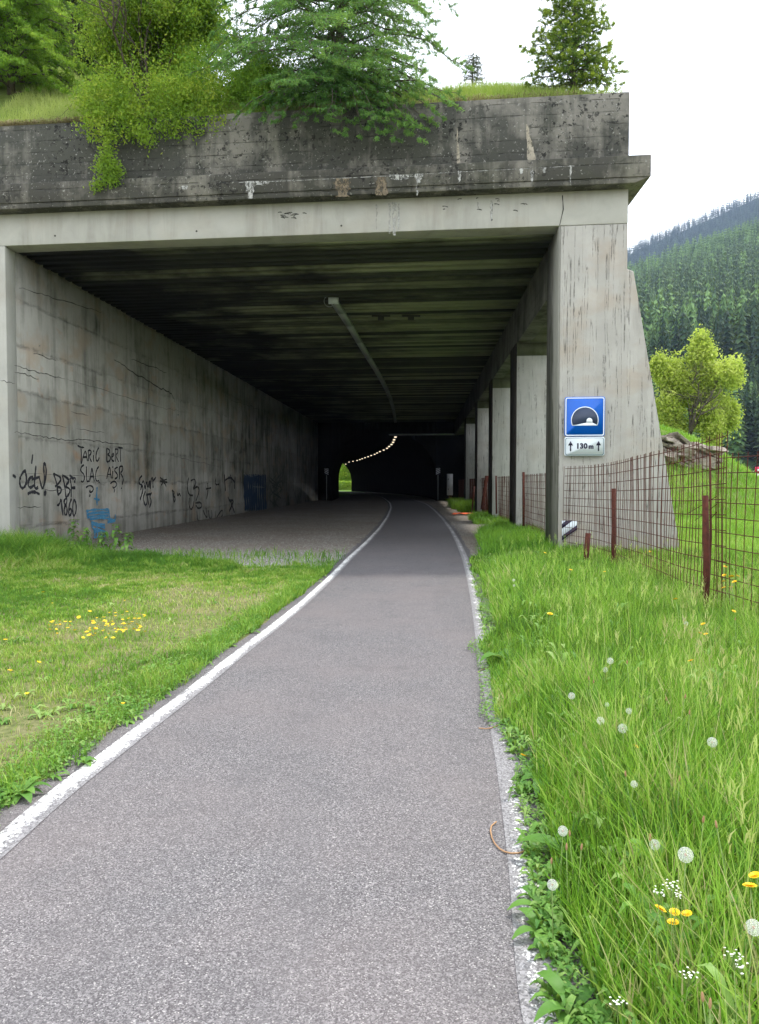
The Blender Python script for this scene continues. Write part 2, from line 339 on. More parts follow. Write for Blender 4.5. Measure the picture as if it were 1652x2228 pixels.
def mat_stain(name, col, thr):
    k = NT(name); p = k.pos(); d = k.n('ShaderNodeBsdfDiffuse'); k.l(k.mix(k.rng(k.noise(p, 8, 4), .3, .7), tuple(c*.7 for c in col), col), d.inputs[0]); t = k.n('ShaderNodeBsdfTransparent')
    mm = k.n('ShaderNodeMixShader'); k.l(k.rng(k.noise(k.map(p, (1, 1, .6)), 13, 6, .8), thr-.07, thr+.09), mm.inputs[0]); k.l(t.outputs[0], mm.inputs[1]); k.l(d.outputs[0], mm.inputs[2]); k.l(mm.outputs[0], k.out.inputs[0]); return k.m
M['lime'] = mat_stain('lime_stain', (.40, .36, .29), .42)
M['limebrown'] = mat_stain('lime_brown', (.22, .18, .13), .47)
M['limewhite'] = mat_stain('lime_white', (.46, .46, .44), .47)
M['crack'] = mat_plain('crack_dark', (.045, .045, .04), .95, .2)
M['yellow'] = mat_plain('petal_yellow', (.85, .55, .01), .6, .12, scale=30)
M['fluffwhite'] = mat_plain('seed_white', (.78, .79, .75), .8, .15)
M['petalwhite'] = mat_plain('petal_white', (.75, .76, .68), .6, .1)
k = NT('seed_fluff'); a = k.n('ShaderNodeBsdfDiffuse'); a.inputs[0].default_value = (.72, .74, .70, 1); b = k.n('ShaderNodeBsdfTransparent')
mm = k.n('ShaderNodeMixShader'); k.l(k.rng(k.noise(k.objc(), 260, 2), .38, .5), mm.inputs[0]); k.l(b.outputs[0], mm.inputs[1]); k.l(a.outputs[0], mm.inputs[2]); k.l(mm.outputs[0], k.out.inputs[0]); M['fluff'] = k.m
M['stem'] = mat_plain('flower_stem', (.16, .24, .06), .6, .2)
M['drystem'] = mat_plain('dry_stalk', (.36, .21, .11), .8, .2)
k = NT('rock'); p = k.pos(); n = k.noise(k.map(p, (1, 1, 3)), 2.2, 7, .7)
M['rock'] = k.pbr(k.mix(k.rng(n, .3, .7), (.18, .15, .12), (.48, .42, .36)), .95, k.bump(n, 1, .12), spec=.1)
M['orange'] = mat_plain('orange_plastic', (.85, .14, .04), .6, .2, scale=20)
M['cabinet'] = mat_plain('cabinet_white', (.62, .63, .65), .5, .06)
M['cable'] = mat_plain('conduit_grey', (.30, .33, .32), .6, .1)
M['wood'] = mat_plain('weathered_wood', (.22, .20, .17), .9, .25)
M['red'] = mat_plain('sign_red', (.65, .02, .09), .5, .05)
M['greenpaint'] = mat_plain('green_paint', (.01, .09, .04), .5, .1)
k = NT('lamp_glow'); e = k.n('ShaderNodeEmission'); e.inputs[0].default_value = (1, .82, .58, 1); e.inputs[1].default_value = 1.0; k.l(e.outputs[0], k.out.inputs[0]); M['glow'] = k.m
k = NT('stone_chips'); k2 = k.attr('tint'); M['stones'] = k.pbr(k.ramp(k2, [(0., (.10, .09, .08)), (1., (.42, .41, .39))]), .9)

# ------------------------------------------------------------------ setting: ground, path, floor
m = MB(); xs = np.array([-3000, -800, -200, -60, -20, -8, 0, 8, 20, 60, 200, 800, 3000.]); ys = np.array([-400, -60, -10, 0, 8, 20, 40, 80, 170, 400, 1200, 3500.])
X_, Y_ = np.meshgrid(xs, ys); add_grid(m, X_, Y_, X_*0)
tag(m.build('ground', M['soil']), kind='structure')

LPX = [(14,1833),(95,1757),(156,1708),(204,1672),(284,1610),(341,1565),(403,1520),(467,1467),(531,1416),(616,1350),(664,1310),(721,1257),(761,1215),(799,1180),(827,1150),(844,1125),(852,1105),(849,1094)]
RPX = [(1190,2228),(1179,2190),(1163,2100),(1155,2000),(1148,1927),(1136,1844),(1125,1782),(1112,1699),(1093,1600),(1072,1510),(1057,1440),(1046,1370),(1036,1310),(1025,1260),(1012,1215),(998,1182),(982,1153),(963,1128),(944,1109),(929,1097)]
def tunnel_c(Y): t = Y - 70.0; return 0.38 + 0.03*t - t*t/450.0
def edge_fn(pts, off):
    W = np.array([on_z(x, y)[:2] for x, y in pts]); o = np.argsort(W[:, 1]); W = W[o]
    Yt = np.array([78., 90, 105, 120, 135, 150, 165]); Xt = tunnel_c(Yt) + off
    lead = W[0] + (W[0]-W[3])/np.linalg.norm(W[0]-W[3])*4
    yy = np.concatenate([[lead[1]], W[:, 1], Yt]); xx = np.concatenate([[lead[0]], W[:, 0], Xt])
    g = np.linspace(-1.5, 160, 1616); v = np.interp(g, yy, xx)
    v[g < yy[0]] = xx[0] + (g[g < yy[0]]-yy[0])*(xx[3]-xx[0])/(yy[3]-yy[0])
    for s_, lo in ((9, 0), (25, 14), (61, 45)):
        kk = np.ones(s_)/s_; sm = np.convolve(np.pad(v, s_//2, 'edge'), kk, 'valid'); wgt = ss(lo, lo+6, g); v = v*(1-wgt)+sm*wgt
    return lambda Y: np.interp(Y, g, v)
XL = edge_fn(LPX, 0.1); XR = edge_fn(RPX, 2.75)
yg = np.concatenate([np.arange(-1.2, 40, .15), np.arange(40, 158, 1.0)])
def strip(fa, fb, z, n=2, c=0.5, jit=0.0, wearY=None):
    m = MB(); t = np.linspace(0, 1, n)[None]
    a = fa(yg)[:, None]; b = fb(yg)[:, None]
    if jit: a = a - jit*vnoise(yg, yg*0, 3)[:, None]; b = b + jit*vnoise(yg, yg*0+9, 3)[:, None]
    X = a + (b-a)*t; Y = yg[:, None] + 0*t
    cc = 0.5 if np.isscalar(c) else np.array(c)[None] + 0*X + (wearY(yg)[:, None] if wearY else 0)
    add_grid(m, X, Y, X*0+z, cc); return m
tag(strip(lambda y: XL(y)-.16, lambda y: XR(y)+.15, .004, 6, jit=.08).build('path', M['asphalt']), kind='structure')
tag(strip(lambda y: XL(y)-.07, lambda y: XL(y)+.07, .008, 5, [.25, .05, .1, .4, .85]).build('path_edge_line_paint', M['paint']), kind='structure')
tag(strip(lambda y: XR(y)-.07, lambda y: XR(y)+.07, .008, 5, [.8, .45, .3, .4, .7], wearY=lambda y: .22*ss(11, 5, y)-.32*ss(4.4, 3.2, y)).build('path_verge_line_paint', M['paint']), kind='structure')
# gallery floor of trodden gravel, both sides of the path
m = MB(); vs = np.concatenate([np.linspace(-3.6, 0, 24), np.linspace(.3, 128, 240)]); us = np.linspace(-12.67, .3, 40)
U_, V_ = np.meshgrid(us, vs)
front = .9 + .9*ss(-3, -10, U_)*0 + .8*(fbm(U_*1.3, U_*0+3)-.5)
vv = np.maximum(V_, -front - 2.2*ss(-9.5, -5.5, U_) - .4*(U_ > -3.4)*0)
X = P0[0]+U_*RU[0]+vv*TV[0]; Y = P0[1]+U_*RU[1]+vv*TV[1]
add_grid(m, X, Y, X*0+.002)
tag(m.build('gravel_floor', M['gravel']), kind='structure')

# ------------------------------------------------------------------ the gallery
ZS, ZB, ZL0, ZL1, ZP = 7.15, 6.0, 7.92, 8.42, 9.88
VE = 54.0
gal = thing('rockfall_gallery', 'long open-sided concrete gallery with stained parapet over the cycle path', 'gallery', G(0, 0, 0))
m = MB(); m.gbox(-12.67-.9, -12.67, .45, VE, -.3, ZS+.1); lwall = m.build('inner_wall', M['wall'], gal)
m = MB(); m.gbox(-22, -12.67, 0, .447, -.3, ZS-.003); m.gbox(-22, -13.6, .45, 1.2, -.3, ZS); m.build('side_pillar', M['lintel'], gal, bevel=.015)
m = MB(); m.gbox(-22, 1.40, 0, .55, ZS, ZL0); lint = m.build('lintel', M['lintel'], gal, bevel=.012)
m = MB()
m.gbox(-22, 1.76, -.36, 0.5, ZL0+.06, ZL1); m.gbox(1.2, 1.76, .5, VE, ZL0+.06, ZL1)
m.prism([(-22, ZL0-.06), (1.44, ZL0-.06), (1.76, ZL0+.058), (-22, ZL0+.058)], lambda p, k: G(p[0], k, p[1]), -.34, -.003)
ledge = m.build('ledge', M['ledge'], gal, bevel=.012)
m = MB(); nn = 90; uu = np.linspace(-22, 1.40, nn)
top = ZP + .05*(fbm(uu*2, uu*0)-.5)*2
for i in range(nn-1):
    pass
m.gbox(-22, 1.40, -.02, .45, ZL1+.002, ZP); m.gbox(.95, 1.40, .45, VE, ZL1+.002, ZP-.1)
par = m.build('parapet', M['parapet'], gal, bevel=.02)
# ceiling of transverse boards with shadow gaps
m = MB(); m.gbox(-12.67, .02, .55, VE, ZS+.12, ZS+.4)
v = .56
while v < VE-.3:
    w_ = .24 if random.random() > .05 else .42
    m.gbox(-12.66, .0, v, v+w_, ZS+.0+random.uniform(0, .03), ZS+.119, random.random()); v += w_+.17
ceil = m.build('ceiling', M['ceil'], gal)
m = MB(); m.gbox(-22, 1.4, .55, VE, ZS+.41, ZL1); m.build('roof_slab', M['soffit'], gal)
m = MB(); m.gbox(.0, .42, 1.52, VE, ZB, ZS+.11); m.build('edge_beam', M['beam'], gal, bevel=.015)
m = MB(); m.gbox(.42, 1.4, 1.52, VE, ZB+.02, ZS+.3); m.build('outer_soffit', M['soffit'], gal)
FINY = [16.7, 24.2, 32.4, 41.2, 52.0]
prof = [(0, -.3), (2.66, -.3), (1.53, 6.15), (1.40, 6.19), (1.40, 7.148), (0, 7.148)]
for i, y in enumerate(FINY):
    v0 = y-16.7; m = MB()
    zt = 7.148 if i == 0 else ZB-.002
    pr = prof if i == 0 else [(0, -.3), (2.66, -.3), (1.62, ZB-.002), (0, ZB-.002)]
    m.prism(pr, lambda p, k: G(p[0], k, p[1]), v0+1.5, v0)
    m.build('buttress', M['pier'] if i == 0 else M['fin'], gal, bevel=.03)
    if i: m = MB(); m.gbox(.0, 1.6, v0-.012, v0-.001, 5.6, ZB-.004); m.build('stained_head', M['soffit'], gal)
    m = MB(); m.gbox(-.035, -.001, v0+.01, v0+1.5, -.2, 7.14 if i == 0 else ZB-.01); m.build('column_shade', M['jamb'] if i == 0 else M['column'], gal)  # added thin slab, puts the shade of the inner end into colour
# end wall with the mouth of the bored tunnel
UC = (0.38 - (P0[0]+VE*TV[0]))/RU[0]; HW, SPR, CR = 4.85, 2.1, 4.3
def vault(s): return SPR + CR*math.sqrt(max(0, 1-(s/HW)**2))
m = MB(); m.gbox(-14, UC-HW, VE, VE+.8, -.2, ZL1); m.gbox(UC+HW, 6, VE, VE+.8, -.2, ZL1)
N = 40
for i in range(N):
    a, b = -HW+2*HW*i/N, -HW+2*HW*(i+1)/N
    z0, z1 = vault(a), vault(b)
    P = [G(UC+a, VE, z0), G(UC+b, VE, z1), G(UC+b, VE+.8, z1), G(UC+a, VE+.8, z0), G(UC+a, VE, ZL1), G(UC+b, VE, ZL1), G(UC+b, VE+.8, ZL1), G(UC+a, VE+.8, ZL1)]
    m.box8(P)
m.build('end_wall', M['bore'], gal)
m = MB(); m.gbox(-6, 0, VE-.25, VE-.02, ZB+.0, ZB+.12); m.build('cross_rail', M['cable'], gal)

# bored tunnel lining
tun = thing('bored_tunnel', 'dark curved tunnel bore with row of small lamps beyond the gallery', 'tunnel', G(UC, VE, 0))
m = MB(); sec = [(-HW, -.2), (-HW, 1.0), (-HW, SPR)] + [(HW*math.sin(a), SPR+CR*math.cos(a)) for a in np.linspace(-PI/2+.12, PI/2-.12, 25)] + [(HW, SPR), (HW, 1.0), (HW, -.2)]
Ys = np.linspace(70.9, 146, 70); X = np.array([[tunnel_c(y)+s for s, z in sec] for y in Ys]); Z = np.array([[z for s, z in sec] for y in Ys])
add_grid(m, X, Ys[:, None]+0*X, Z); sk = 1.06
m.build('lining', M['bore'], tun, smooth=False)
m = MB()
for i in range(N):
    a, b = -HW+2*HW*i/N, -HW+2*HW*(i+1)/N; c0 = tunnel_c(146)
    m.add([(c0+a, 146, vault(a)), (c0+b, 146, vault(b)), (c0+b, 146, 9), (c0+a, 146, 9)], q=[(0, 1, 2, 3)])
m.box(tunnel_c(146)-14, tunnel_c(146)-HW, 146, 146.6, 0, 9); m.box(tunnel_c(146)+HW, tunnel_c(146)+14, 146, 146.6, 0, 9)
m.build('exit_wall', M['bore'], tun)
LZ = [(862,170),(848,208),(838,230),(821,253),(796,282),(775,308),(741,332),(702,356),(673,362),(648,370),(612,383),(580,393),(548,405),(519,414),(495,418),(467,431),(425,435),(384,441),(350,444)]
lamp0 = None
for i, (zx, zy) in enumerate(LZ):
    px, py = 678.9+.2108*zx, 914+.2108*zy; Y = 70.5+4.1*i; z = 5.8-.025*i
    X = (px-CX)*Y/F; z = min(z, vault(min(HW*.98, abs(X-tunnel_c(Y))))-.12) if i else z
    if lamp0 is None:
        lamp0 = thing('tunnel_lamp', 'first tunnel lamp, hanging at the mouth of the bore', 'lamp', (X, Y, z), 'lamps strung along the tunnel vault')
        m = MB(); m.box(X-.13, X+.13, Y-.12, Y+.12, z+.05, z+.10); m.build('housing', M['cable'], lamp0)
        m = MB(); m.box(X-.11, X+.11, Y-.07, Y+.07, z-.045, z+.048); m.build('diffuser', M['glow'], lamp0)
    else:
        c = copy_tree(lamp0); c.location = (X, Y, z); c['label'] = 'small warm lamp in the curving row along the dark tunnel vault'

# grey conduit bending along the ceiling
pts = []
for zx, zy in [(145,150),(195,225),(250,310),(315,420),(380,530),(430,610),(470,680),(500,740),(525,800),(543,860),(552,920)]:
    px, py = (780+zx/2.665)*.8704, (700+zy/2.665)*.8704; p = on_z(px, py, ZS-.12); pts.append(p)
pts = np.array(pts); pts = pts[pts[:, 1] < 69.5]; e_ = pts[-1] + (pts[-1]-pts[-2])/np.linalg.norm(pts[-1]-pts[-2])*max(0, 69.3-pts[-1][1]); pts = np.vstack([pts, e_])
con = thing('cable_tray', 'pale grey cable tray curving along the dark ceiling', 'cable tray', tuple(pts[0]))
m = MB(); dd = np.gradient(pts, axis=0); dd /= np.linalg.norm(dd, axis=1)[:, None]; sd = np.stack([dd[:, 1], -dd[:, 0], 0*dd[:, 0]], 1)
for i in range(len(pts)-1):
    a, b, s0, s1 = pts[i], pts[i+1], sd[i]*.11, sd[i+1]*.11; up = np.array([0, 0, .1])
    m.box8([a-s0, a+s0, b+s1, b-s1, a-s0+up, a+s0+up, b+s1+up, b-s1+up])
m.build('tray', M['cable'], con)
m = MB(); p = pts[0]; m.box(p[0]-.15, p[0]+.15, p[1]-.14, p[1]-.005, p[2]-.05, p[2]+.12); m.build('end_box', M['white'], con)
m = MB(); th = np.linspace(0, 2*PI*.8, 14); m.tube(np.stack([p[0]-.12+.16*np.cos(th+1), p[1]-.1+0*th, p[2]+.02+.17*np.sin(th+1)], 1), .012, 5); m.build('cable', M['cable'], con)
for X_px in (1288.0-1288+780+460/2.665, 780+660/2.665):
    p = on_z(X_px*.8704, (700+238/2.665)*.8704, ZS-.02); m = MB()
    m.box(p[0]-.3, p[0]+.3, p[1]-.06, p[1]+.06, p[2]-.03, p[2]+.01); m.box(p[0]-.1, p[0]+.1, p[1]-.05, p[1]+.05, p[2]-.14, p[2]-.031)
    o = m.build('ceiling_bracket', M['crack'], None, off=p)
    tag(o, 'small dark T-shaped bracket under the ceiling, ' + ('nearer the cable tray' if X_px < 990 else 'nearer the buttresses'), 'bracket', 'ceiling brackets')

# ------------------------------------------------------------------ marks on concrete (thin paint / mineral films lying on the surface)
def ribbon(m, P, w, n, lift=0.0):
    """P world polyline on a plane with normal n"""
    P = np.asarray(P, float)
    if len(P) < 2: return
    Q = [P[0]]
    for a, b in zip(P[:-1], P[1:]):
        Q.append((a+b)/2); Q.append(b)
    P = np.array(Q); d = np.gradient(P, axis=0); d /= np.linalg.norm(d, axis=1)[:, None]+1e-9
    s = np.cross(d, n); w = np.broadcast_to(w, (len(P),)) if np.ndim(w) else np.full(len(P), w)
    w = w*rng.uniform(.55, 1.3, len(P)); a = P+s*w[:, None]/2 + n*lift; b = P-s*w[:, None]/2 + n*lift
    v = np.stack([a, b], 1).reshape(-1, 3); i = np.arange(len(P)-1)
    m.add(v, q=np.stack([2*i, 2*i+1, 2*i+3, 2*i+2], 1))
NW3 = np.array([NW[0], NW[1], 0.])
_lift = [0.0]
def spray(strokes, w, mat, label, conv):
    m = MB()
    for s_ in strokes:
        _lift[0] += .00025
        pp = [conv(x, y) for x, y in s_]
        # gentle smoothing (Chaikin)
        A = np.array([on_lwall(x, y, .004) for x, y in pp])
        if len(A) > 2:
            B = [A[0]]
            for a, b in zip(A[:-1], A[1:]): B += [a*.75+b*.25, a*.25+b*.75]
            A = np.array(B+[A[-1]])
        ribbon(m, A, w*1.6, NW3, _lift[0])
    return tag(m.build('graffiti', mat, lwall), label)
z2 = lambda x, y: (x/3.304*.8704, (1080+y/3.304)*.8704)
spray([[(272,185),(262,262)],[(215,318),(190,330),(165,380),(165,440),(185,470),(215,440),(222,380),(210,325)],[(275,370),(250,375),(232,410),(235,450),(255,460),(280,440)],
 [(298,278),(288,380),(285,455),(300,470),(315,455)],[(262,392),(330,370)],[(325,375),(340,440),(350,475),(370,420),(385,330),(375,262),(362,258),(362,320),(372,420)],
 [(372,490),(365,505),(372,520),(383,505),(373,488)],[(228,512),(255,496),(290,494),(328,514)],[(105,358),(120,362),(130,378)]], .05, M['spray'], 'black scrawled word with exclamation mark', z2)
spray([[(440,345),(480,360),(510,385),(480,430),(455,450)],[(445,350),(468,420),(480,520)],[(470,450),(505,460),(508,490),(480,520)],[(515,355),(550,375),(575,400),(545,440)],[(515,358),(535,440),(545,540)],[(540,450),(580,470),(575,505),(548,540)],
 [(578,380),(590,440),(588,540)],[(575,355),(600,385),(625,375),(615,420)],[(585,462),(622,460)],
 [(470,605),(490,600),(505,545),(510,620),(520,690)],[(550,545),(530,560),(530,590),(552,615),(555,670),(540,690),(528,660),(532,625),(550,590),(553,555),(548,545)],[(590,550),(572,600),(565,670),(575,695),(590,670),(588,630),(570,640)],[(610,555),(600,600),(600,670),(610,698),(628,660),(630,590),(612,555)]], .045, M['spray'], 'black initials above the number 1860', z2)
spray([[(640,112),(665,125),(695,128)],[(668,128),(672,190),(668,260)],[(672,262),(690,190),(705,150),(715,200),(722,240)],[(688,208),(718,205)],[(728,150),(730,240)],[(728,152),(750,150),(752,180),(732,195),(755,245)],[(772,190),(770,245)],[(770,155),(776,160)],[(815,130),(800,150),(790,200),(795,240),(812,235),(818,210)],
 [(880,135),(882,248)],[(880,135),(905,145),(903,175),(884,188),(912,200),(910,235),(884,248)],[(920,205),(940,195),(935,175),(920,190),(922,235),(940,240)],[(950,140),(950,245)],[(950,142),(972,140),(974,170),(952,190),(978,245)],[(975,128),(1012,132)],[(995,132),(995,245)],
 [(692,272),(670,285),(662,320),(690,345),(698,380),(685,415),(668,405)],[(712,285),(712,410),(735,405)],[(738,412),(750,340),(758,290),(768,350),(778,410)],[(742,368),(775,366)],[(815,285),(795,310),(785,370),(795,408),(815,400)],[(815,412),(820,418)],
 [(880,385),(892,320),(905,282),(912,340),(918,385)],[(885,350),(915,348)],[(930,320),(928,385)],[(928,285),(932,292)],[(970,290),(948,300),(945,325),(968,345),(968,375),(945,388)],[(985,285),(985,390)],[(985,285),(1012,280),(1012,320),(990,335),(1018,380),(1008,435)],[(1000,460),(1003,468)],
 [(708,458),(735,440),(765,450),(770,480),(750,500),(735,490),(745,480)],[(742,515),(738,535)],[(908,425),(935,405),(960,415),(960,445),(935,465),(928,450)],[(945,470),(940,500)]], .032, M['spray'], 'two lines of tall black capital letters with curled question marks', z2)
spray([[(1172,360),(1148,385),(1145,425),(1175,440),(1180,480),(1155,560)],[(1160,480),(1170,420),(1185,400),(1195,470)],[(1195,470),(1210,400),(1218,470),(1235,390),(1232,460)],[(1240,470),(1245,390),(1258,370),(1262,460)],[(1262,400),(1280,385),(1285,370)],
 [(1198,490),(1180,540),(1195,610),(1210,590)],[(1210,500),(1225,600)],[(1205,520),(1240,510)],[(1250,500),(1232,530),(1250,570),(1232,625)]], .045, M['spray'], 'narrow spiky black tag', z2)
spray([[(1320,375),(1345,400),(1375,390)],[(1330,440),(1350,400),(1370,450)],[(1320,405),(1380,415)],[(1340,380),(1355,430)],[(1420,480),(1425,520),(1435,580)],[(1420,480),(1440,500),(1425,520),(1450,550),(1435,580)],[(1460,500),(1465,530),(1480,505),(1490,530)]], .04, M['sprayfade'], 'small faded scribble', z2)
z3 = lambda x, y: ((400+x/3.933)*.8704, (1100+y/3.933)*.8704)
spray([[(280,370),(262,450),(280,540),(320,545)],[(300,400),(340,380),(350,430),(315,490),(370,450),(385,500),(350,600)],[(285,570),(280,640),(300,690),(325,650),(330,600)],[(345,620),(400,610),(410,660),(370,675),(350,640)],[(420,690),(440,740),(465,770),(450,670)],[(470,690),(485,780),(510,760),(505,690)],[(540,700),(545,790),(565,740),(610,680),(620,730),(590,770)],[(460,420),(470,500),(455,580)],[(500,470),(450,480)],[(545,380),(540,440),(580,435)],[(360,700),(365,790),(385,795)]], .05, M['sprayfade'], 'large looping dark scrawl in the shade', z3)
spray([[(630,340),(640,500)],[(690,340),(700,420)],[(735,360),(730,480)],[(630,400),(690,360),(735,420)],[(665,560),(680,600),(715,590)],[(720,600),(680,700)],[(690,600),(730,715)]], .07, M['spray'], 'tall black strokes beside the dark blue patch', z3)
spray([[(x, 340), (x-4, 500), (x+6, 690)] for x in range(835, 1035, 22)], .33, M['spraynavy'], 'solid dark blue sprayed rectangle', z3)
_l2 = _lift[0]
spray([[(820,330),(850,350)],[(870,350),(905,355)],[(925,352),(960,345)],[(980,345),(998,350)],[(915,458),(1025,466)]], .03, M['limewhite'], 'pale scratches on the dark blue patch', z3)
spray([[(1140+int(70*math.sin(i*2.1)), 300+i*14), (1120+int(60*math.cos(i*1.3)), 380+i*16), (1150+int(40*math.sin(i)), 430+i*18)] for i in range(14)], .05, M['spraygreen'], 'pale green-grey scribbles', z3)
spray([[(1320+i*22, 330+(i*53) % 120), (1300+i*25, 450+(i*37) % 90), (1330+i*18, 560+(i*71) % 110)] for i in range(7)], .06, M['spraygreen'], 'faint green-grey scribbles near the end of the wall', z3)
bl = [[(795,455),(790,520),(795,605)],[(770,550),(815,560)],[(705,655),(760,640),(890,640)],[(708,680),(780,665),(895,665)],[(712,702),(800,690),(890,690)],[(735,720),(850,705),(945,735)],[(945,680),(945,735),(880,745)],[(745,745),(800,760),(860,765)],[(750,770),(780,830),(770,880)],[(790,745),(800,880)],[(830,770),(825,850),(850,880)],[(760,800),(900,830),(850,860)],[(745,760),(860,790)],[(770,870),(855,880)],[(715,640),(725,715)],[(890,640),(900,720)],[(765,825),(840,815)]]
spray(bl, .045, M['sprayblue'], 'light blue sprayed scribble', z2)
# formwork cracks on the inner wall
z1 = lambda x, y: (x/2.065*.8704, (600+y/2.065)*.8704)
m = MB()
def lcr(pts, w):
    pts = [(x+rng.uniform(-2, 2), y+rng.uniform(-5, 5)) for a, b in zip(pts[:-1], pts[1:]) for x, y in [(a[0]+(b[0]-a[0])*t, a[1]+(b[1]-a[1])*t) for t in (0, .12, .25, .37, .5, .63, .75, .88)]]
    n_ = len(pts)*2-1; ribbon(m, [on_lwall(*z1(x, y), .0035) for x, y in pts], w*.6*np.sin(np.linspace(.15, PI-.15, n_))**.6, NW3)
for pts_, w_ in [([(75,650),(170,675),(260,700),(345,718)], .035), ([(345,718),(500,765),(700,825),(860,870),(1000,900)], .016), ([(75,683),(130,690),(210,722)], .03), ([(80,930),(200,945),(365,968)], .025), ([(395,972),(560,998)], .02),
  ([(75,990),(180,1008),(300,1030),(440,1030),(560,1048),(740,1060)], .035), ([(170,585),(305,628)], .03), ([(100,245),(250,290),(450,350),(540,378)], .03), ([(590,615),(700,690),(820,760),(880,790),(910,840)], .07), ([(680,615),(780,650),(870,690)], .045), ([(365,885),(470,905)], .02),
  ([(0,725),(90,742)], .025), ([(90,1382),(230,1375)], .03), ([(230,1290),(350,1290)], .03), ([(80,1205),(400,1215),(640,1225)], .012), ([(1180,820),(1300,860),(1380,890)], .04), ([(960,880),(960,1180)], .02), ([(1380,800),(1382,1380)], .03), ([(880,1110),(1000,1140),(1150,1170)], .02)]:
    lcr(pts_, w_)
m.build('crack', M['crack'], lwall)
m = MB()
for cx_, cy_ in ((798, 470), (920, 902), (1215, 1093), (205, 545)): 
    q = [on_lwall(*z1(cx_+dx, cy_+dy), .006) for dx, dy in ((-5, 0), (0, -4), (6, -1), (4, 4), (-2, 4))]; m.add(q, t=[(0, 1, 2), (0, 2, 3), (0, 3, 4)])
m.build('chip', M['limewhite'], lwall)
NF3 = np.array([NF[0], NF[1], 0.])
def face_poly(m, pts, off):
    v = [np.array(G(u, 0, z)) + NF3*off for u, z in (on_face(x, y, off) for x, y in pts)]
    m.add(v, t=[(0, i, i+1) for i in range(1, len(v)-1)])
def blobby(cx, y0, y1, w0, w1, n=9, dx=0):
    L, R = [], []
    for i in range(n):
        t = i/(n-1); w = (w0+(w1-w0)*t)*(1+rng.uniform(-.35, .35)); y = y0+(y1-y0)*t; c = cx+dx*t+rng.uniform(-1, 1)
        L.append((c-w/2, y)); R.append((c+w/2, y))
    return L, R
def stain(m, cx, y0, y1, w0, w1, off, dx=0):
    L, R = blobby(cx, y0, y1, w0, w1, 10, dx)
    v = [];
    for a, b in zip(L, R):
        for x, y in (a, b):
            u, z = on_face(x, y, off); v.append(np.array(G(u, 0, z))+NF3*off)
    m.add(v, q=[(2*i, 2*i+1, 2*i+3, 2*i+2) for i in range(len(L)-1)])
for a_ in ((995, 278, 372, 2, 8, .024, 3), (1147, 270, 362, 3, 20, .024, 12)):
    m = MB(); stain(m, *a_); m.build('lime_stain', M['lime'], par)
m = MB()
for cx, y0, y1, w0, w1 in [(545, 396, 432, 26, 10), (560, 394, 402, 60, 30), (1158, 362, 405, 7, 3), (1242, 360, 402, 5, 2), (1000, 372, 396, 8, 3), (910, 378, 398, 20, 6), (870, 380, 392, 60, 20), (1135, 366, 378, 12, 4), (1185, 364, 376, 10, 3), (402, 404, 412, 16, 8), (908, 380, 425, 6, 3)]:
    m = MB(); stain(m, cx, y0, y1, w0, w1, .365 + rng.uniform(0, .002)); m.build('lime_drip', M['limewhite'], ledge)
for a_ in ((745, 388, 428, 34, 26), (830, 385, 425, 18, 26)):
    m = MB(); stain(m, *a_, .3645); m.build('rust_drip', M['limebrown'], ledge)
m = MB(); ribbon(m, [np.array(G(u, 0, z))+NF3*.363 for u, z in (on_face(x, y, .363) for x, y in [(520,397),(640,393),(760,387),(880,381),(1000,374),(1100,369),(1250,361)])], .010, NF3); m.build('pale_edge', M['limewhite'], ledge)
m = MB()
for cx, y0, y1, w0, w1 in [(848, 442, 508, 7, 3), (858, 440, 512, 10, 5), (868, 442, 500, 6, 3), (820, 445, 500, 3, 2), (1069, 436, 480, 6, 3), (1040, 440, 455, 4, 2)]: m = MB(); stain(m, cx, y0, y1, w0, w1, .004+rng.uniform(0, .002)); m.build('lime_streak', M['limewhite'], lint)
m = MB()
for x, y in ((120, 513), (428, 503), (743, 491), (1070, 478)):
    m = MB(); m.add([np.array(G(u, 0, z))+NF3*.004 for u, z in (on_face(x+2.2*math.cos(a), y+2.2*math.sin(a), .004) for a in np.arange(8)*PI/4)], t=[(0, i, i+1) for i in range(1, 7)]); m.build('tie_hole', M['crack'], lint)
m = MB()
for _ in range(26):
    x = rng.uniform(590, 660) if rng.random() < .5 else rng.uniform(930, 1215); y = rng.uniform(462, 474) if x < 700 else rng.uniform(430, 462)
    u, z = on_face(x, y, .005); u2, z2_ = on_face(x+rng.uniform(4, 12), y+rng.uniform(-2, 3), .005)
    ribbon(m, [np.array(G(u, 0, z))+NF3*.005, np.array(G((u+u2)/2, 0, (z+z2_)/2+.01))+NF3*.005, np.array(G(u2, 0, z2_))+NF3*.005], .018, NF3)
for pts_ in ([(1218, 490), (1226, 455), (1224, 425)], [(1070, 470), (1072, 440)]):
    ribbon(m, [np.array(G(u, 0, z))+NF3*.0055 for u, z in (on_face(x, y, .0055) for x, y in pts_)], .02, NF3)
m.build('pockmark', M['crack'], lint)

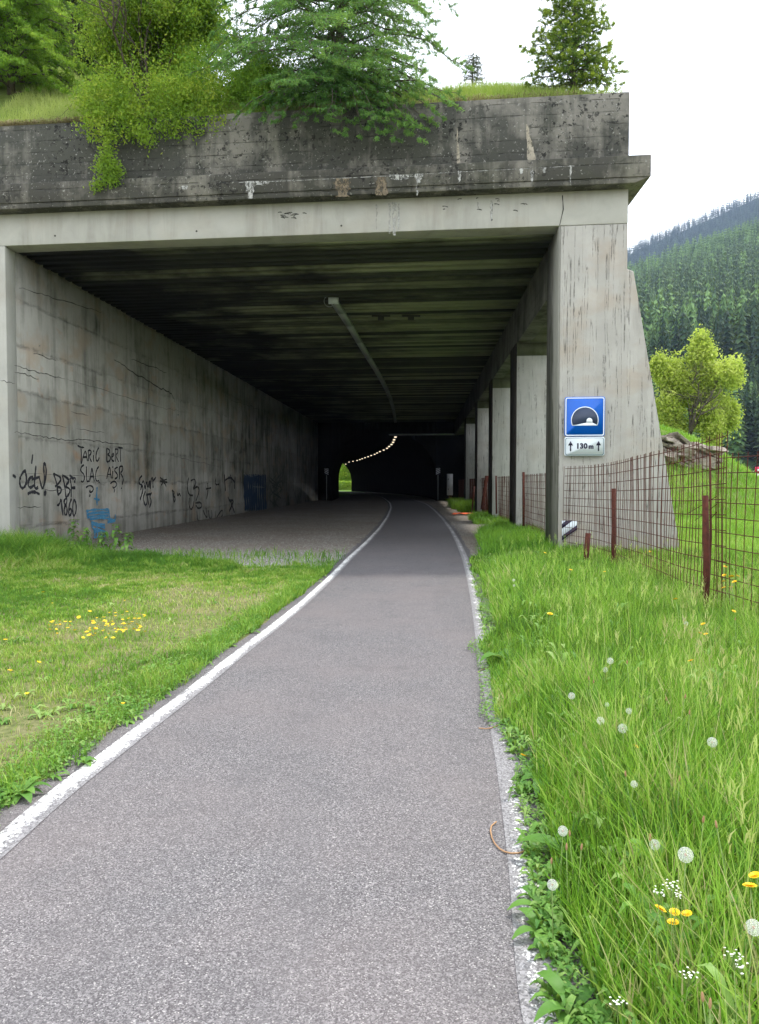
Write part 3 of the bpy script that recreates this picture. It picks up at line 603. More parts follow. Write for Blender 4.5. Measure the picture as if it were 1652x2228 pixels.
# ------------------------------------------------------------------ signs
def FP(x, y, off):
    u, z = on_face(x, y, off); return np.array(G(u, 0, z))+NF3*off
def rrect(x0, x1, y0, y1, r, n=5):
    out = []
    for cx, cy, a0 in ((x1-r, y1-r, 0), (x0+r, y1-r, PI/2), (x0+r, y0+r, PI), (x1-r, y0+r, 3*PI/2)):
        out += [(cx+r*math.cos(a0+PI/2*i/n), cy+r*math.sin(a0+PI/2*i/n)) for i in range(n+1)]
    return out
u0, z1_ = on_face(1229.5, 864, .12); u1, z0_ = on_face(1316, 949, .12); zp0 = on_face(1270, 992, .12)[1]
SW, SH = u1-u0, z1_-z0_
sign = thing('tunnel_sign', 'square blue tunnel sign with white 130 m plate below, fixed to the front buttress', 'road sign', G((u0+u1)/2, -.1, zp0))
def sg(u, z, off): return np.array(G(u0+u*SW, 0, z0_+z*SH))+NF3*off
def plate(poly, o0, o1, nm, mat, par_=sign):
    m = MB(); n = len(poly); m.prism(poly, lambda p, k: sg(p[0], p[1], k), o0, o1); return m.build(nm, mat, par_)
def ring(poly_o, poly_i, off, nm, mat, thick=.002):
    m = MB(); n = len(poly_o); v = [sg(*p, off+thick) for p in poly_o]+[sg(*p, off+thick) for p in poly_i]
    m.add(v, q=[(i, (i+1) % n, n+(i+1) % n, n+i) for i in range(n)]); return m.build(nm, mat, sign)
plate(rrect(0, 1, 0, 1, .05), .09, .120, 'blue_panel', M['blue'])
ring(rrect(.015, .985, .015, .985, .05), rrect(.04, .96, .04, .96, .035), .120, 'white_border', M['white'])
a = [(.5+.345*math.cos(t), .41+.345*math.sin(t)) for t in np.linspace(-.42, PI+.42, 40)]
plate(a, .1205, .1225, 'tunnel_arch', M['white'])
a = [(.5+.322*math.cos(t), .412+.322*math.sin(t)) for t in np.linspace(-.38, PI+.38, 40)]
plate(a, .123, .1245, 'tunnel_mouth', M['navy'])
m = MB(); m.prism([(.19, .275), (.81, .275), (.815, .285), (.69, .345), (.54, .345)], lambda p, k: sg(p[0], p[1], k), .125, .1265)
m.prism([(.54, .34)]+[(.69, .34)]+[(.615+.075*math.cos(t), .39+.075*math.sin(t)) for t in np.linspace(0, PI, 12)], lambda p, k: sg(p[0], p[1], k), .127, .128)
m.build('road_symbol', M['white'], sign)
PB, PT = -(z0_-zp0)/SH, -.015
plate(rrect(0, 1, PB, PT, .05), .09, .119, 'distance_plate', M['white'])
ring(rrect(.02, .98, PB+.02, PT-.02, .05), rrect(.032, .968, PB+.032, PT-.032, .045), .119, 'plate_border', M['edge'])
H_ = PT-PB; yc = (PT+PB)/2
for cx_ in (.15, .85):
    m = MB(); m.prism([(cx_-.016, yc-.12), (cx_+.016, yc-.12), (cx_+.016, yc+.06), (cx_-.016, yc+.06)], lambda p, k: sg(p[0], p[1], k), .1195, .122)
    m.prism([(cx_-.062, yc+.025), (cx_, yc+.055), (cx_+.062, yc+.025), (cx_, yc+.14)], lambda p, k: sg(p[0], p[1], k), .1195, .1223)
    m.build('arrow', M['ink'], sign)
def text_mesh(txt, size, uc, zc, off, name, mat, bold=.012):
    cu = bpy.data.curves.new('t', 'FONT'); cu.body = txt; cu.size = size; cu.align_x = 'CENTER'; cu.align_y = 'CENTER'; cu.offset = bold*size; cu.space_character = 1.08
    to = bpy.data.objects.new('t', cu); COL.objects.link(to); bpy.context.view_layer.update()
    me = to.to_mesh(); vs_ = np.array([v.co[:] for v in me.vertices]); me.calc_loop_triangles(); tr = np.array([t.vertices[:] for t in me.loop_triangles])
    to.to_mesh_clear(); bpy.data.objects.remove(to); bpy.data.curves.remove(cu)
    m = MB(); m.add([np.array(G(u0+uc*SW+x, 0, z0_+zc*SH+y))+NF3*off for x, y, _ in vs_], t=tr); return m.build(name, mat, sign)
text_mesh('130', .15, .43, yc+.005, .1215, 'distance_number', M['ink'], .06)
text_mesh('m', .135, .665, yc-.007, .1215, 'distance_unit', M['ink'], .06)
m = MB()
for uu_ in (.3, .7):
    for zz in (.8, .2, PB+.2): m.box8([sg(uu_+a, zz+b, c) for c, a, b in ((0, -.03, -.03), (0, .03, -.03), (0, .03, .03), (0, -.03, .03), (.09, -.03, -.03), (.09, .03, -.03), (.09, .03, .03), (.09, -.03, .03))])
m.build('bracket', M['alu'], sign)

# hazard plate leaning at the foot of the front buttress
hz = [FP(1223, 1133, .03), FP(1223, 1178, .03), FP(1256, 1133, .03), FP(1256, 1150, .03)]
hs = thing('hazard_plate', 'black and white striped hazard plate on the foot of the front buttress', 'hazard sign', tuple(FP(1223, 1180, .03)))
def hplate(pts, off0, off1, nm, mat):
    m = MB(); m.prism(pts, lambda p, k: FP(p[0], p[1], k), off0, off1); m.build(nm, mat, hs)
hplate([(1223, 1178), (1256, 1152), (1256, 1133), (1223, 1133)][::-1], .01, .03, 'backing', M['white'])
hplate([(1223, 1158), (1245, 1133), (1256, 1133), (1252, 1139), (1223, 1166)][::-1][:5] and [(1223, 1150), (1223, 1140), (1231, 1133), (1246, 1133)], .0305, .033, 'black_stripe', M['ink'])
hplate([(1223, 1176), (1223, 1166), (1256, 1142), (1256, 1152)], .0305, .033, 'black_stripe', M['ink'])

def chevron(px, py, Y, w_, h_, sgn, label):
    c = at_Y(px, py, Y); t = thing('delineator_board', label, 'hazard sign', tuple(c), 'striped boards at the bore')
    m = MB(); m.box(c[0]-w_/2, c[0]+w_/2, Y, Y+.03, c[2]-h_/2, c[2]+h_/2); m.build('board', M['ink'], t)
    m = MB()
    for i in range(4):
        z = c[2]-h_/2+.02+i*h_/4; a_, b_ = (z, z+w_*.5) if sgn > 0 else (z+w_*.5, z)
        P = [(c[0]-w_/2, a_), (c[0]+w_/2, b_), (c[0]+w_/2, min(b_+h_/9, c[2]+h_/2)), (c[0]-w_/2, min(a_+h_/9, c[2]+h_/2))]
        m.add([(x, Y-.003, min(zz, c[2]+h_/2)) for x, zz in P], q=[(0, 1, 2, 3)])
    m.build('white_stripe', M['white'], t)
    m = MB(); m.box(c[0]-.03, c[0]+.03, Y+.031, Y+.09, 0, c[2]+h_/2); m.build('post', M['cable'], t)
chevron(710.5, 1026, 69.6, .38, .62, -1, 'small striped board left of the tunnel bore')
chevron(953.5, 1025.5, 69.6, .38, .62, 1, 'small striped board right of the tunnel bore')
c = at_Y(979.5, 1045, 58); cb = thing('electric_cabinet', 'white electric cabinet at the far end of the buttress row', 'cabinet', (c[0], c[1], 0))
m = MB(); m.box(c[0]-.22, c[0]+.2, 57.85, 58.2, .7, 2.3); m.build('case', M['cabinet'], cb, bevel=.02)
m = MB(); m.box(c[0]-.19, c[0]+.17, 57.82, 57.849, .75, 2.25); dr = m.build('door', M['cabinet'], cb)
m = MB(); m.box(c[0]-.18, c[0]-.12, 57.79, 57.819, 1.1, 1.2); m.box(c[0]-.18, c[0]-.12, 57.79, 57.819, 1.85, 1.95); m.build('latch', M['ink'], dr)
m = MB(); m.box(c[0]-.1, c[0]-.03, 57.9, 58.1, 0, .7); m.box(c[0]+.05, c[0]+.12, 57.9, 58.1, 0, .7); m.build('leg', M['rust'], cb)

# ------------------------------------------------------------------ rusty mesh fence
FA = on_z(1335, 1248); FBp = on_z(1535, 1362)
def fence_panel(m, pts, ztop, sv=.15, sh=.15, r=.0050, zb=.02, tops=None):
    pts = np.array(pts, float); L = np.concatenate([[0], np.cumsum(np.linalg.norm(np.diff(pts, axis=0), axis=1))])
    s = np.arange(0, L[-1], sv)
    f = lambda q: np.array([np.interp(q, L, pts[:, 0]), np.interp(q, L, pts[:, 1])])
    zt = (lambda q: np.interp(q, L, ztop)) if np.ndim(ztop) else (lambda q: ztop)
    ph = rng.uniform(0, 6)
    def wob(q, z): return .012*math.sin(q*2.1+z*2+ph)+.02*math.sin(q*.8+ph)*z*.5
    for q in s:
        p = f(q); T = zt(q)+.05; zz = np.linspace(zb, T, 7); j = rng.uniform(-.012, .012)
        m.tube([(p[0]+wob(q, z)+j*z, p[1]+wob(q+2, z)*.5, z) for z in zz], r, 4, caps=False)
    nh = int(zt(0)/sh)
    for i in range(nh):
        k_ = i/(nh-1)
        m.tube([(f(q)[0]+wob(q, k_*2), f(q)[1]+wob(q+2, k_*2)*.5, .06+(zt(q)-.06)*k_) for q in np.linspace(0, L[-1], max(6, int(L[-1]/.3)))], r, 4, caps=False)
fen = thing('mesh_fence', 'bent rusty steel mesh fence on brown posts right of the path', 'fence', (FBp[0], FBp[1], 0))
cA = np.array(G(.12, -.03, 0)); cA2 = np.array(G(.10, .02, 0))
m = MB(); fence_panel(m, [cA[:2], (4.25, 15.3), FA[:2]+[.0, .15], FBp[:2]+[.12, .9], FBp[:2]+[.10, -.25]], [1.95, 1.95, 1.97, 2.1, 2.17], sv=.11); m.build('mesh_panel', M['rust'], fen)
m = MB(); fence_panel(m, [FBp[:2]+[.15, .12], FBp[:2]+[.20, -1.1], (3.95, 6.3), (3.9, 4.5)], 1.93, sv=.165, sh=.16); m.build('mesh_panel', M['rust'], fen)
def post(px, ytop, base, r, lean=0, nm='post', par_=fen, px2=None):
    p = base; t = at_Y(px, ytop, p[1]); m = MB()
    m.tube([(p[0]+lean, p[1], -.1), (p[0]+lean*.4, p[1], t[2]*.5), (t[0], p[1], t[2])], r, 10); return m.build(nm, M['rust'], par_, smooth=False)
post(1335, 1063, FA, .040); post(1535, 1078, FBp, .036)
sb = on_z(1277, 1245); post(1280, 1160, sb, .05, -.02, 'post_stub')
m = MB(); p = FBp + [.16, .02, 0]; m.tube([(p[0], p[1]+.3, 0), (p[0]+.02, p[1]+.28, 1.0), (p[0], p[1]+.3, 2.0)], .012, 5)
for i in range(3): a = at_Y(1495+i*18, 1118+i*14, FBp[1]+1.4); b = at_Y(1560, 1080+i*17, FBp[1]-.2); m.tube([a, b], .0045, 4)
m.build('loose_wire', M['rust'], fen)
fb = thing('bay_fence', 'rusty mesh fence closing the open bays between the buttresses', 'fence', G(.2, 1.5, 0))
for i in range(5):
    v0 = FINY[i]-16.7+1.5; v1 = (FINY[i+1]-16.7) if i < 4 else VE-3; m = MB()
    fence_panel(m, [np.array(G(.25, v0, 0))[:2], np.array(G(.25, v1, 0))[:2]], 1.85 - .0*i, sv=.16, sh=.16, r=.006 if i < 2 else .009); m.build('mesh_panel', M['rust'], fb)
def leaning(px0, py0, px1, py1, Y, w_, lab):
    a = at_Y(px0, py0, Y); b = at_Y(px1, py1, Y); m = MB(); d = np.array([w_, 0, 0]); e = np.array([0, w_*.5, 0])
    m.box8([b, b+d, b+d+e, b+e, a, a+d, a+d+e, a+e]); m.build('post', M['rust'], fb)
leaning(1137, 1027, 1137, 1145, 22.5, .07, ''); leaning(1056, 1035, 1046, 1108, 32, .14, ''); leaning(1078, 1035, 1079, 1118, 30, .06, ''); leaning(1031, 1058, 1025, 1116, 36, .07, '')
# orange plastic netting lying on the gravel
c = on_z(1010, 1121); m = MB(); gx, gy = np.meshgrid(np.linspace(-.6, .75, 22), np.linspace(-.5, .5, 9))
gz = .03+.13*np.abs(fbm(gx, gy, 4.2))*(1-ss(.4, .75, np.abs(gx)))
add_grid(m, c[0]+gx, c[1]+gy*(.6+.4*vnoise(gx, gx, 3)), gz); tag(m.build('orange_netting', M['orange'], off=(c[0], c[1], 0)), 'crumpled orange plastic netting on the gravel under the bays', 'netting')

# ------------------------------------------------------------------ terrain
def hill_dz(X, Yb):
    """height above the parapet top, Yb = distance behind the parapet face"""
    cap = 1.95 + 6.0*ss(-3.6, -13.5, X+.3*Yb) - 2.1*ss(3.0, 5.2, X)
    cap = np.maximum(cap, -.1)
    sl = 1.0*np.ones_like(X) + .1*ss(0, -6, X)
    raw = sl*np.maximum(Yb-.25, 0)
    return cap*(1-np.exp(-raw/np.maximum(cap, .05))) + ss(-3, -14, X+.3*Yb)*np.maximum(Yb-2, 0)*.5 + .12*(fbm(X, Yb, .8)-.5)
def hill_z(X, Yb): return ZP - .04 + hill_dz(X, Yb)
m = MB(); us_ = np.concatenate([np.linspace(-60, -14, 24), np.linspace(-13, 1.2, 72)]); vs_ = np.concatenate([np.linspace(.2, 5, 26), np.linspace(5.6, 56, 40)])
U_, V_ = np.meshgrid(us_, vs_); X = P0[0]+U_*RU[0]+V_*TV[0]; Y = P0[1]+U_*RU[1]+V_*TV[1]
add_grid(m, X, Y, hill_z(X - V_*TV[0], V_)); tag(m.build('hillside', M['turf']), kind='structure')
# bank beside the gallery, further on
def bank_z(X, Y):
    prof = np.interp(X, [5, 9, 14.4, 15.5, 16.6, 17.5, 18.5, 19.5, 22, 40], [5.2, 5.1, 4.55, 4.2, 3.65, 3.0, 2.2, 1.3, -.2, -.3])
    return prof*ss(30.5, 40.5, Y)*(1-.0*Y) + .25*(fbm(X, Y, .5)-.5)*ss(31, 35, Y)
m = MB(); X_, Y_ = np.meshgrid(np.linspace(8.0, 24, 60), np.linspace(30, 90, 70)); add_grid(m, X_, Y_, bank_z(X_, Y_)-.02)
tag(m.build('grassy_bank_terrain', M['turf'], smooth=True), kind='structure')

def leaf_shape(m, base, az, L, W, rise, droop, tint=.5, n=6, fold=.25):
    d = np.array([math.cos(az), math.sin(az), 0]); s = np.array([-d[1], d[0], 0]); v = []
    for i in range(n+1):
        t = i/n; w = W*math.sin(PI*min(1, t*.93+.05))**.8*(.35+.65*min(1, t*3)) if i < n else .002
        c = np.array(base)+d*L*t+np.array([0, 0, rise*math.sin(PI*t*.6)*L-droop*t*t*L])
        v += [c-s*w+np.array([0, 0, fold*w]), c, c+s*w+np.array([0, 0, fold*w])]
    q = [];
    for i in range(n):
        a = 3*i; q += [(a, a+1, a+4, a+3), (a+1, a+2, a+5, a+4)]
    m.add(v, q=q, c=tint)
# ------------------------------------------------------------------ grass
def blades(m, x, y, z, h, w, lean, tint, az=None, lz=0.0):
    n = len(x); az = rng.uniform(0, 2*PI, n) if az is None else az; fa = rng.uniform(0, 2*PI, n)
    wx, wy = np.cos(fa)*w/2, np.sin(fa)*w/2; lx, ly = np.cos(az)*lean*h, np.sin(az)*lean*h
    b = np.stack([x, y, z], 1); sw = np.stack([wx, wy, 0*wx], 1)
    m1 = b + np.stack([lx*.28, ly*.28, h*.55], 1); t = b + np.stack([lx, ly, h*np.sqrt(np.maximum(.05, 1-.5*lean**2))-lz*h], 1)
    V = np.stack([b-sw*.8, b+sw*.8, m1-sw, m1+sw, t], 1).reshape(-1, 3)
    i = np.arange(n)*5; m.add(V, q=np.stack([i, i+1, i+3, i+2], 1), t=np.stack([i+2, i+3, i+4], 1), c=np.repeat(tint, 5))
def scatter(n, xf, y0, y1, pw=1.0):
    Y = y0 + (y1-y0)*rng.random(n)**pw; a, b = xf(Y); return a + (b-a)*rng.random(n), Y
# tall meadow right of the path
m = MB()
def creep(Y): return -.15*ss(4.6, 5.4, Y)*ss(8.6, 7.4, Y)+.06*ss(3.0, 2.3, Y)
def right_lim(Y): return XR(Y)+.06+.14*vnoise(Y, Y*0, 1.7)+creep(Y), np.minimum(.54*Y+.5, np.where(Y > 16.4, P0[0]-.05, 99))
for n, y0, y1, dens in ((26000, 1.0, 4.2, 1), (52000, 4.2, 9, 1), (60000, 9, 16.4, 1)):
    # area-weighted sampling
    Y = rng.uniform(y0, y1, n*2); a, b = right_lim(Y); keep = rng.random(n*2) < (b-a)/(b-a).max(); Y, a, b = Y[keep][:n], a[keep][:n], b[keep][:n]
    X = a+(b-a)*rng.random(len(Y))
    edge = ss(-.1, .65, X-XR(Y)); pt = fbm(X, Y, .9)
    h = .88*(.10+.30*edge)*(1-.22*ss(13, 15.5, Y))*(.6+.7*rng.random(len(Y)))*(.65+.75*pt)*(1+.12*ss(5, 2, Y))
    tint = np.clip(.14+.35*pt+.9*(rng.random(len(Y))-.4)+.5*(vnoise(X, Y, 4)-.5)+.3*(rng.random(len(Y)) < .05), 0, 1)
    un = rng.random(len(Y)) < .35; h = np.where(un, h*.55, h)
    blades(m, X, Y, X*0, h, np.where(un, 1.6, 1)*rng.uniform(.0035, .010, len(Y))*(1+ss(6, 16, Y)*1.2), rng.uniform(.05, .65, len(Y)), tint)
# seed-bearing stalks
n = 900; X, Y = scatter(n, lambda Y: (XR(Y)+.5, .54*Y+.4), 1.8, 15)
blades(m, X, Y, X*0, rng.uniform(.5, .78, n), np.full(n, .0035), rng.uniform(.02, .2, n), rng.uniform(.6, 1, n))
for _ in range(420):
    i = rng.integers(0, n); k2 = rng.integers(5, 9); hh = rng.uniform(.5, .72)
    blades(m, X[i]+rng.normal(0, .008, k2), Y[i]+rng.normal(0, .008, k2), hh-rng.uniform(.0, .1, k2), np.full(k2, .05), np.full(k2, .006), np.full(k2, .5), np.full(k2, .88))
# dark band by the buttress row and weeds in the bays
for y0, y1, n, hh in ((16.0, 27.5, 16000, .38), (30, 37, 2600, .35), (42, 56, 6000, .6)):
    Y = rng.uniform(y0, y1, n); vv = Y-16.7; ex = P0[0]+vv*TV[0]; a = XR(Y)+.15+.5*vnoise(Y, Y*0, .8)+(.0 if y0 < 20 else .9); a = a + .9*ss(21, 27, Y)*(y0 < 20); b = ex+.5
    X = a+(b-a)*rng.random(n); k_ = b > a; X, Y = X[k_], Y[k_]
    blades(m, X, Y, X*0, hh*(.5+.7*rng.random(len(X))), np.full(len(X), .016), rng.uniform(.1, .8, len(X)), np.clip(.1+.5*rng.random(len(X)), 0, 1))
tag(m.build('meadow_grass', M['grass']), 'tall lush green meadow grass right of the path', 'grass', kind='stuff')
# far meadow and bank
m = MB(); n = 70000; Y = 14+ (60-14)*rng.random(n)**1.5; X = Y*rng.uniform(.26, .54, n); k_ = X > P0[0]+2.75+(Y-16.7)*.055; X, Y = X[k_], Y[k_]
z = np.where((Y > 30), np.maximum(bank_z(X, Y), 0), 0)
blades(m, X, Y, z, rng.uniform(.15, .45, len(X))*(1-.4*ss(30, 50, Y)), .008+.0006*Y, rng.uniform(.1, .8, len(X)), np.clip(.2+.6*fbm(X, Y, .5)+.3*(rng.random(len(X))-.3), 0, 1))
tag(m.build('far_meadow_grass', M['grass']), 'green meadow and grassy bank behind the mesh fence', 'grass', kind='stuff')
# lawn left of the path
m = MB(); n = 150000; Y = rng.uniform(2.6, 17.9, n*2); b = XL(Y)-.10-.10*vnoise(Y, Y*0+4, 2.2); a = -.54*Y-.3; k_ = rng.random(n*2) < (b-a)/(b-a).max(); Y, a, b = Y[k_][:n], a[k_][:n], b[k_][:n]
X = a+(b-a)*rng.random(len(Y)); uu = (X-P0[0])*RU[0]+(Y-P0[1])*RU[1]; vv = (Y-P0[1]) - uu*RU[1]
front = -.75+1.9*(fbm(X*1.1, X*0+3)-.5)-1.9*ss(-9.5, -5.5, uu)+rng.normal(0, .22, len(X))+1.2*(fbm(X, Y, 1.9)-.5)
k_ = (vv < front-.3*(uu > -5)+.9*ss(-9, -12, uu)) | ((rng.random(len(X)) < .05) & (vv < .1)); X, Y, vv = X[k_], Y[k_], vv[k_]
dry = fbm(X+3, Y, .45); de = ss(.9, .15, XL(Y)-X); near_wall = ss(14.0, 17.3, Y - .1*X)
k_ = rng.random(len(X)) > np.clip((dry-.48)*3.2*(1-de)*(1-near_wall), 0, .75); X, Y, dry, de, near_wall = X[k_], Y[k_], dry[k_], de[k_], near_wall[k_]
h = (.035+.05*rng.random(len(X)))*(.8+.8*near_wall*(2.6+5.0*ss(-5.5, -8, X))+.8*de)*(.35+1.1*fbm(X, Y, 2.2)+.5*vnoise(X, Y, 7)**2)
tint = np.clip(.10+1.15*(dry-.3)*(1-de*.7)*(1-near_wall*.8)+.55*(vnoise(X, Y, 5)-.45)+.35*(vnoise(X+7, Y, 14)-.5)+.55*(rng.random(len(X))-.42)-.06*near_wall, 0, 1)
blades(m, X, Y, X*0, h, rng.uniform(.003, .008, len(X))*(1+1.3*ss(5, 15, Y)), rng.uniform(.2, 1.1, len(X)), tint)
tag(m.build('lawn_grass', M['lawn']), 'short patchy grass left of the path, part dry', 'grass', kind='stuff')
m = MB()
for _ in range(2000):
    Y = 1.5+14*rng.random()**1.5; a_, b_ = float(XR(Y))+.03, min(.54*Y+.4, 99); X = a_+(b_-a_)*rng.random()**1.9; k2 = rng.integers(4, 9); sz = rng.uniform(.05, .14)*(1 if X-a_ > .3 else .55)
    zb_ = rng.uniform(0, .22)*min(1, (X-a_)/.4); ti = rng.uniform(.1, .9)
    for i in range(k2): leaf_shape(m, (X, Y, zb_), i*2.4+rng.uniform(-.5, .5), sz*rng.uniform(.6, 1.2), sz*rng.uniform(.10, .20), rng.uniform(.3, 1.3), rng.uniform(.2, .7), tint=min(1, max(0, ti+rng.uniform(-.2, .2))), n=4)
for _ in range(230):
    Y = 3+12*rng.random()**1.3; X = float(XL(Y))-.12-abs(rng.normal(0, .35)) if rng.random() < .6 else min(-.5*Y, float(XL(Y))-.3)+abs(float(XL(Y))-.3+.5*Y)*rng.random(); k2 = rng.integers(4, 8); sz = rng.uniform(.04, .11); ti = rng.uniform(.2, 1); X = min(X, float(XL(Y))-.16)
    for i in range(k2): leaf_shape(m, (X, Y, 0), i*2.4+rng.uniform(-.5, .5), sz*rng.uniform(.6, 1.2), sz*rng.uniform(.12, .22), rng.uniform(.3, .9), rng.uniform(.2, .6), tint=min(1, max(0, ti+rng.uniform(-.2, .2))), n=3)
tag(m.build('meadow_herbs', M['herb'], smooth=True), 'broad-leaved herbs mixed through the verge and the left lawn', 'herbs', kind='stuff')
# low clover-like cover at the path edges
m = MB()
def leaflets(m, X, Y, Z, s, tint, tilt=.5):
    n = len(X); a = rng.uniform(0, 2*PI, n); e1 = np.stack([np.cos(a), np.sin(a), rng.uniform(-tilt, tilt, n)], 1)*s[:, None]; e2 = np.stack([-np.sin(a), np.cos(a), rng.uniform(-tilt, tilt, n)], 1)*s[:, None]*.6
    c = np.stack([X, Y, Z], 1); V = np.stack([c-e1, c-e2, c+e1, c+e2], 1).reshape(-1, 3); i = np.arange(n)*4
    m.add(V, q=np.stack([i, i+1, i+2, i+3], 1), c=np.repeat(tint, 4))
n = 19000; Y = 1.2+12*rng.random(n)**1.4; X = XR(Y)-.06+.17*vnoise(Y, Y*0, 1.7)+creep(Y)+np.abs(rng.normal(0, .30, n)); leaflets(m, X, Y, .01+.06*rng.random(n)+.10*ss(.1, .5, X-XR(Y)), rng.uniform(.006, .014, n), np.clip(.35+.3*rng.normal(0, .5, n), 0, 1))
n = 14000; Y = 3+13*rng.random(n)**1.2; X = XL(Y)-.10-.10*vnoise(Y, Y*0+4, 2.2)-np.abs(rng.normal(0, .25, n)); leaflets(m, X, Y, .01+.05*rng.random(n), rng.uniform(.007, .016, n), np.clip(.45+.3*rng.normal(0, .5, n), 0, 1))
tag(m.build('clover_cover', M['herb']), 'small clover leaves creeping over both path edges', 'ground cover', kind='stuff')
# hill grass above parapet, with dry fringe hanging over the edge
m = MB(); n = 80000; U = rng.uniform(-13.4, 1.3, n); Vb = .12+4.5*rng.random(n)**1.3; U[60000:] = rng.uniform(-17, -4, 20000); Vb[60000:] = rng.uniform(4, 12, 20000)
X = P0[0]+U*RU[0]+Vb*TV[0]; Y = P0[1]+U*RU[1]+Vb*TV[1]; z = hill_z(X-Vb*TV[0], Vb)-.03
h = rng.uniform(.12, .34, n)*(.6+.8*fbm(X, Y, 1.1))
blades(m, X, Y, z, h, rng.uniform(.006, .013, n), rng.uniform(.1, .7, n), np.clip(.25+.5*fbm(X, Y, .8)+.3*rng.random(n), 0, 1)); 
tag(m.build('hill_grass', M['hillgrass']), 'long pale green grass on the slope above the parapet', 'grass', kind='stuff')
m = MB(); n = 9000; U = np.concatenate([rng.uniform(-13.2, -9.8, 5200), rng.uniform(-6.5, .4, 3800)]); kk_ = rng.random(n) < (.3+vnoise(U, U*0, 1.2)); U = U[kk_]; n = len(U); Vb = rng.uniform(-.04, .35, n)
X = P0[0]+U*RU[0]+Vb*TV[0]; Y = P0[1]+U*RU[1]+Vb*TV[1]
hh = rng.uniform(.05, .2, n)
blades(m, X, Y, np.full(n, ZP+.01), hh, rng.uniform(.005, .011, n), rng.uniform(.8, 1.2, n), rng.random(n), az=-PI/2+rng.normal(0, .7, n), lz=.75)
tag(m.build('dry_grass_fringe', M['dry']), 'dry straw-coloured grass hanging over the parapet edge', 'grass', kind='stuff')
# loose stones
m = MB(); n = 5200; U = rng.uniform(-12.5, -3, n); Vv = -1.6 + 9*rng.random(n)**1.8; X = P0[0]+U*RU[0]+Vv*TV[0]; Y = P0[1]+U*RU[1]+Vv*TV[1]; k_ = X < XL(Y)-.15; X, Y = X[k_], Y[k_]
X2 = rng.uniform(0, .9, 900); Y2 = rng.uniform(24, 34, 900); Y3 = 1.5+14*rng.random(700)**1.5; X3 = np.where(rng.random(700) < .6, XL(Y3)-.03-np.abs(rng.normal(0, .06, 700)), XR(Y3)-.02-np.abs(rng.normal(0, .12, 700))); X = np.concatenate([X, XR(Y2)+.15+X2*1.3, X3]); Y = np.concatenate([Y, Y2, Y3]); n = len(X)
s = rng.uniform(.006, .022, n); s[-700:] = rng.uniform(.002, .006, 700); oc = np.array([(1, 0, 0), (0, 1, 0), (-1, 0, 0), (0, -1, 0), (0, 0, .7), (0, 0, -.3)])
V = np.stack([X, Y, .004+0*X], 1)[:, None]+oc[None]*s[:, None, None]*rng.uniform(.6, 1.2, (n, 6, 1)); i = np.arange(n)*6
T = np.concatenate([np.stack([i+a, i+(a+1) % 4, i+4], 1) for a in range(4)]); m.add(V.reshape(-1, 3), t=T, c=np.repeat(rng.random(n), 6))
tag(m.build('gravel_stones', M['stones']), 'loose gravel stones along the gallery floor', 'gravel', kind='stuff')

# ------------------------------------------------------------------ herbs and flowers
def rosette(x, y, size, k_, label, cat='plant', name='broad_leaved_weed', up=.5, group='broad-leaved weeds'):
    m = MB()
    for i in range(k_): leaf_shape(m, (x, y, .01), i*2.4+rng.uniform(-.4, .4), size*rng.uniform(.6, 1.1), size*rng.uniform(.13, .2), up*rng.uniform(.5, 1.2), up*.6, tint=rng.uniform(.0, .6))
    return tag(m.build(name, M['herb'], off=(x, y, 0), smooth=True), label, cat, group)
for (px, py, s, k_, lab) in [(1185, 1990, .17, 9, 'broad-leaved rosette reaching over the path line, lower one of two pale leaves'), (1180, 2040, .15, 8, 'pale toothed rosette just in front of another at the path line'), (1250, 2215, .17, 8, 'large pale rosette at the bottom edge beside the path'),
    (1110, 1450, .30, 10, 'glossy dock plant leaning out over the right path line'), (1140, 1475, .28, 9, 'dock plant just behind the glossy one at the right verge'), (1165, 1540, .22, 7, 'single low dock rosette in the right verge'), (1190, 1715, .24, 8, 'yellowish rosette in the right verge'), (1270, 1900, .28, 12, 'dark leafy clump among dandelion stalks'),
    (45, 1735, .15, 12, 'broad-leaved clump at the left picture edge beside the line'), (185, 1665, .09, 9, 'small leafy clump left of the path line'), (1060, 1200, .3, 9, 'leafy weed beside the curve of the right line')]:
    p = on_z(px, py); rosette(p[0], p[1], s, k_, lab)
# nettles at the foot of the inner wall
for i, (px, py, hh) in enumerate([(158, 1186, .72), (182, 1190, .55), (250, 1194, .66), (275, 1200, .5), (222, 1196, .5), (105, 1188, .5)]):
    p = on_z(px, py+6); m = MB(); m.tube([(p[0], p[1], 0), (p[0]+.03, p[1], hh*.6), (p[0]+.05, p[1], hh)], [.008, .006, .003], 5, c=.4)
    for j in range(26):
        t = .15+.85*(j//2)/12.5; leaf_shape(m, (p[0]+.05*t, p[1], hh*t), (j % 2)*PI+(j//2)*PI/2+rng.uniform(-.5, .5), .19*(1.25-t*.6)*rng.uniform(.7, 1.2), .05, .25, .9*rng.random()+.2, tint=rng.uniform(.1, .7))
    tag(m.build('nettle', M['herb'], off=(p[0], p[1], 0), smooth=True), ['tallest nettle at the wall foot under the number', 'nettle just right of the tallest one at the wall', 'nettle under the light blue scribble', 'rightmost nettle by the gravel edge', 'short nettle between taller ones under the blue scribble', 'nettle nearest the left pillar'][i], 'nettle', 'nettles at the wall foot')

def head_pos(px, py, z): return on_z(px, py, z)
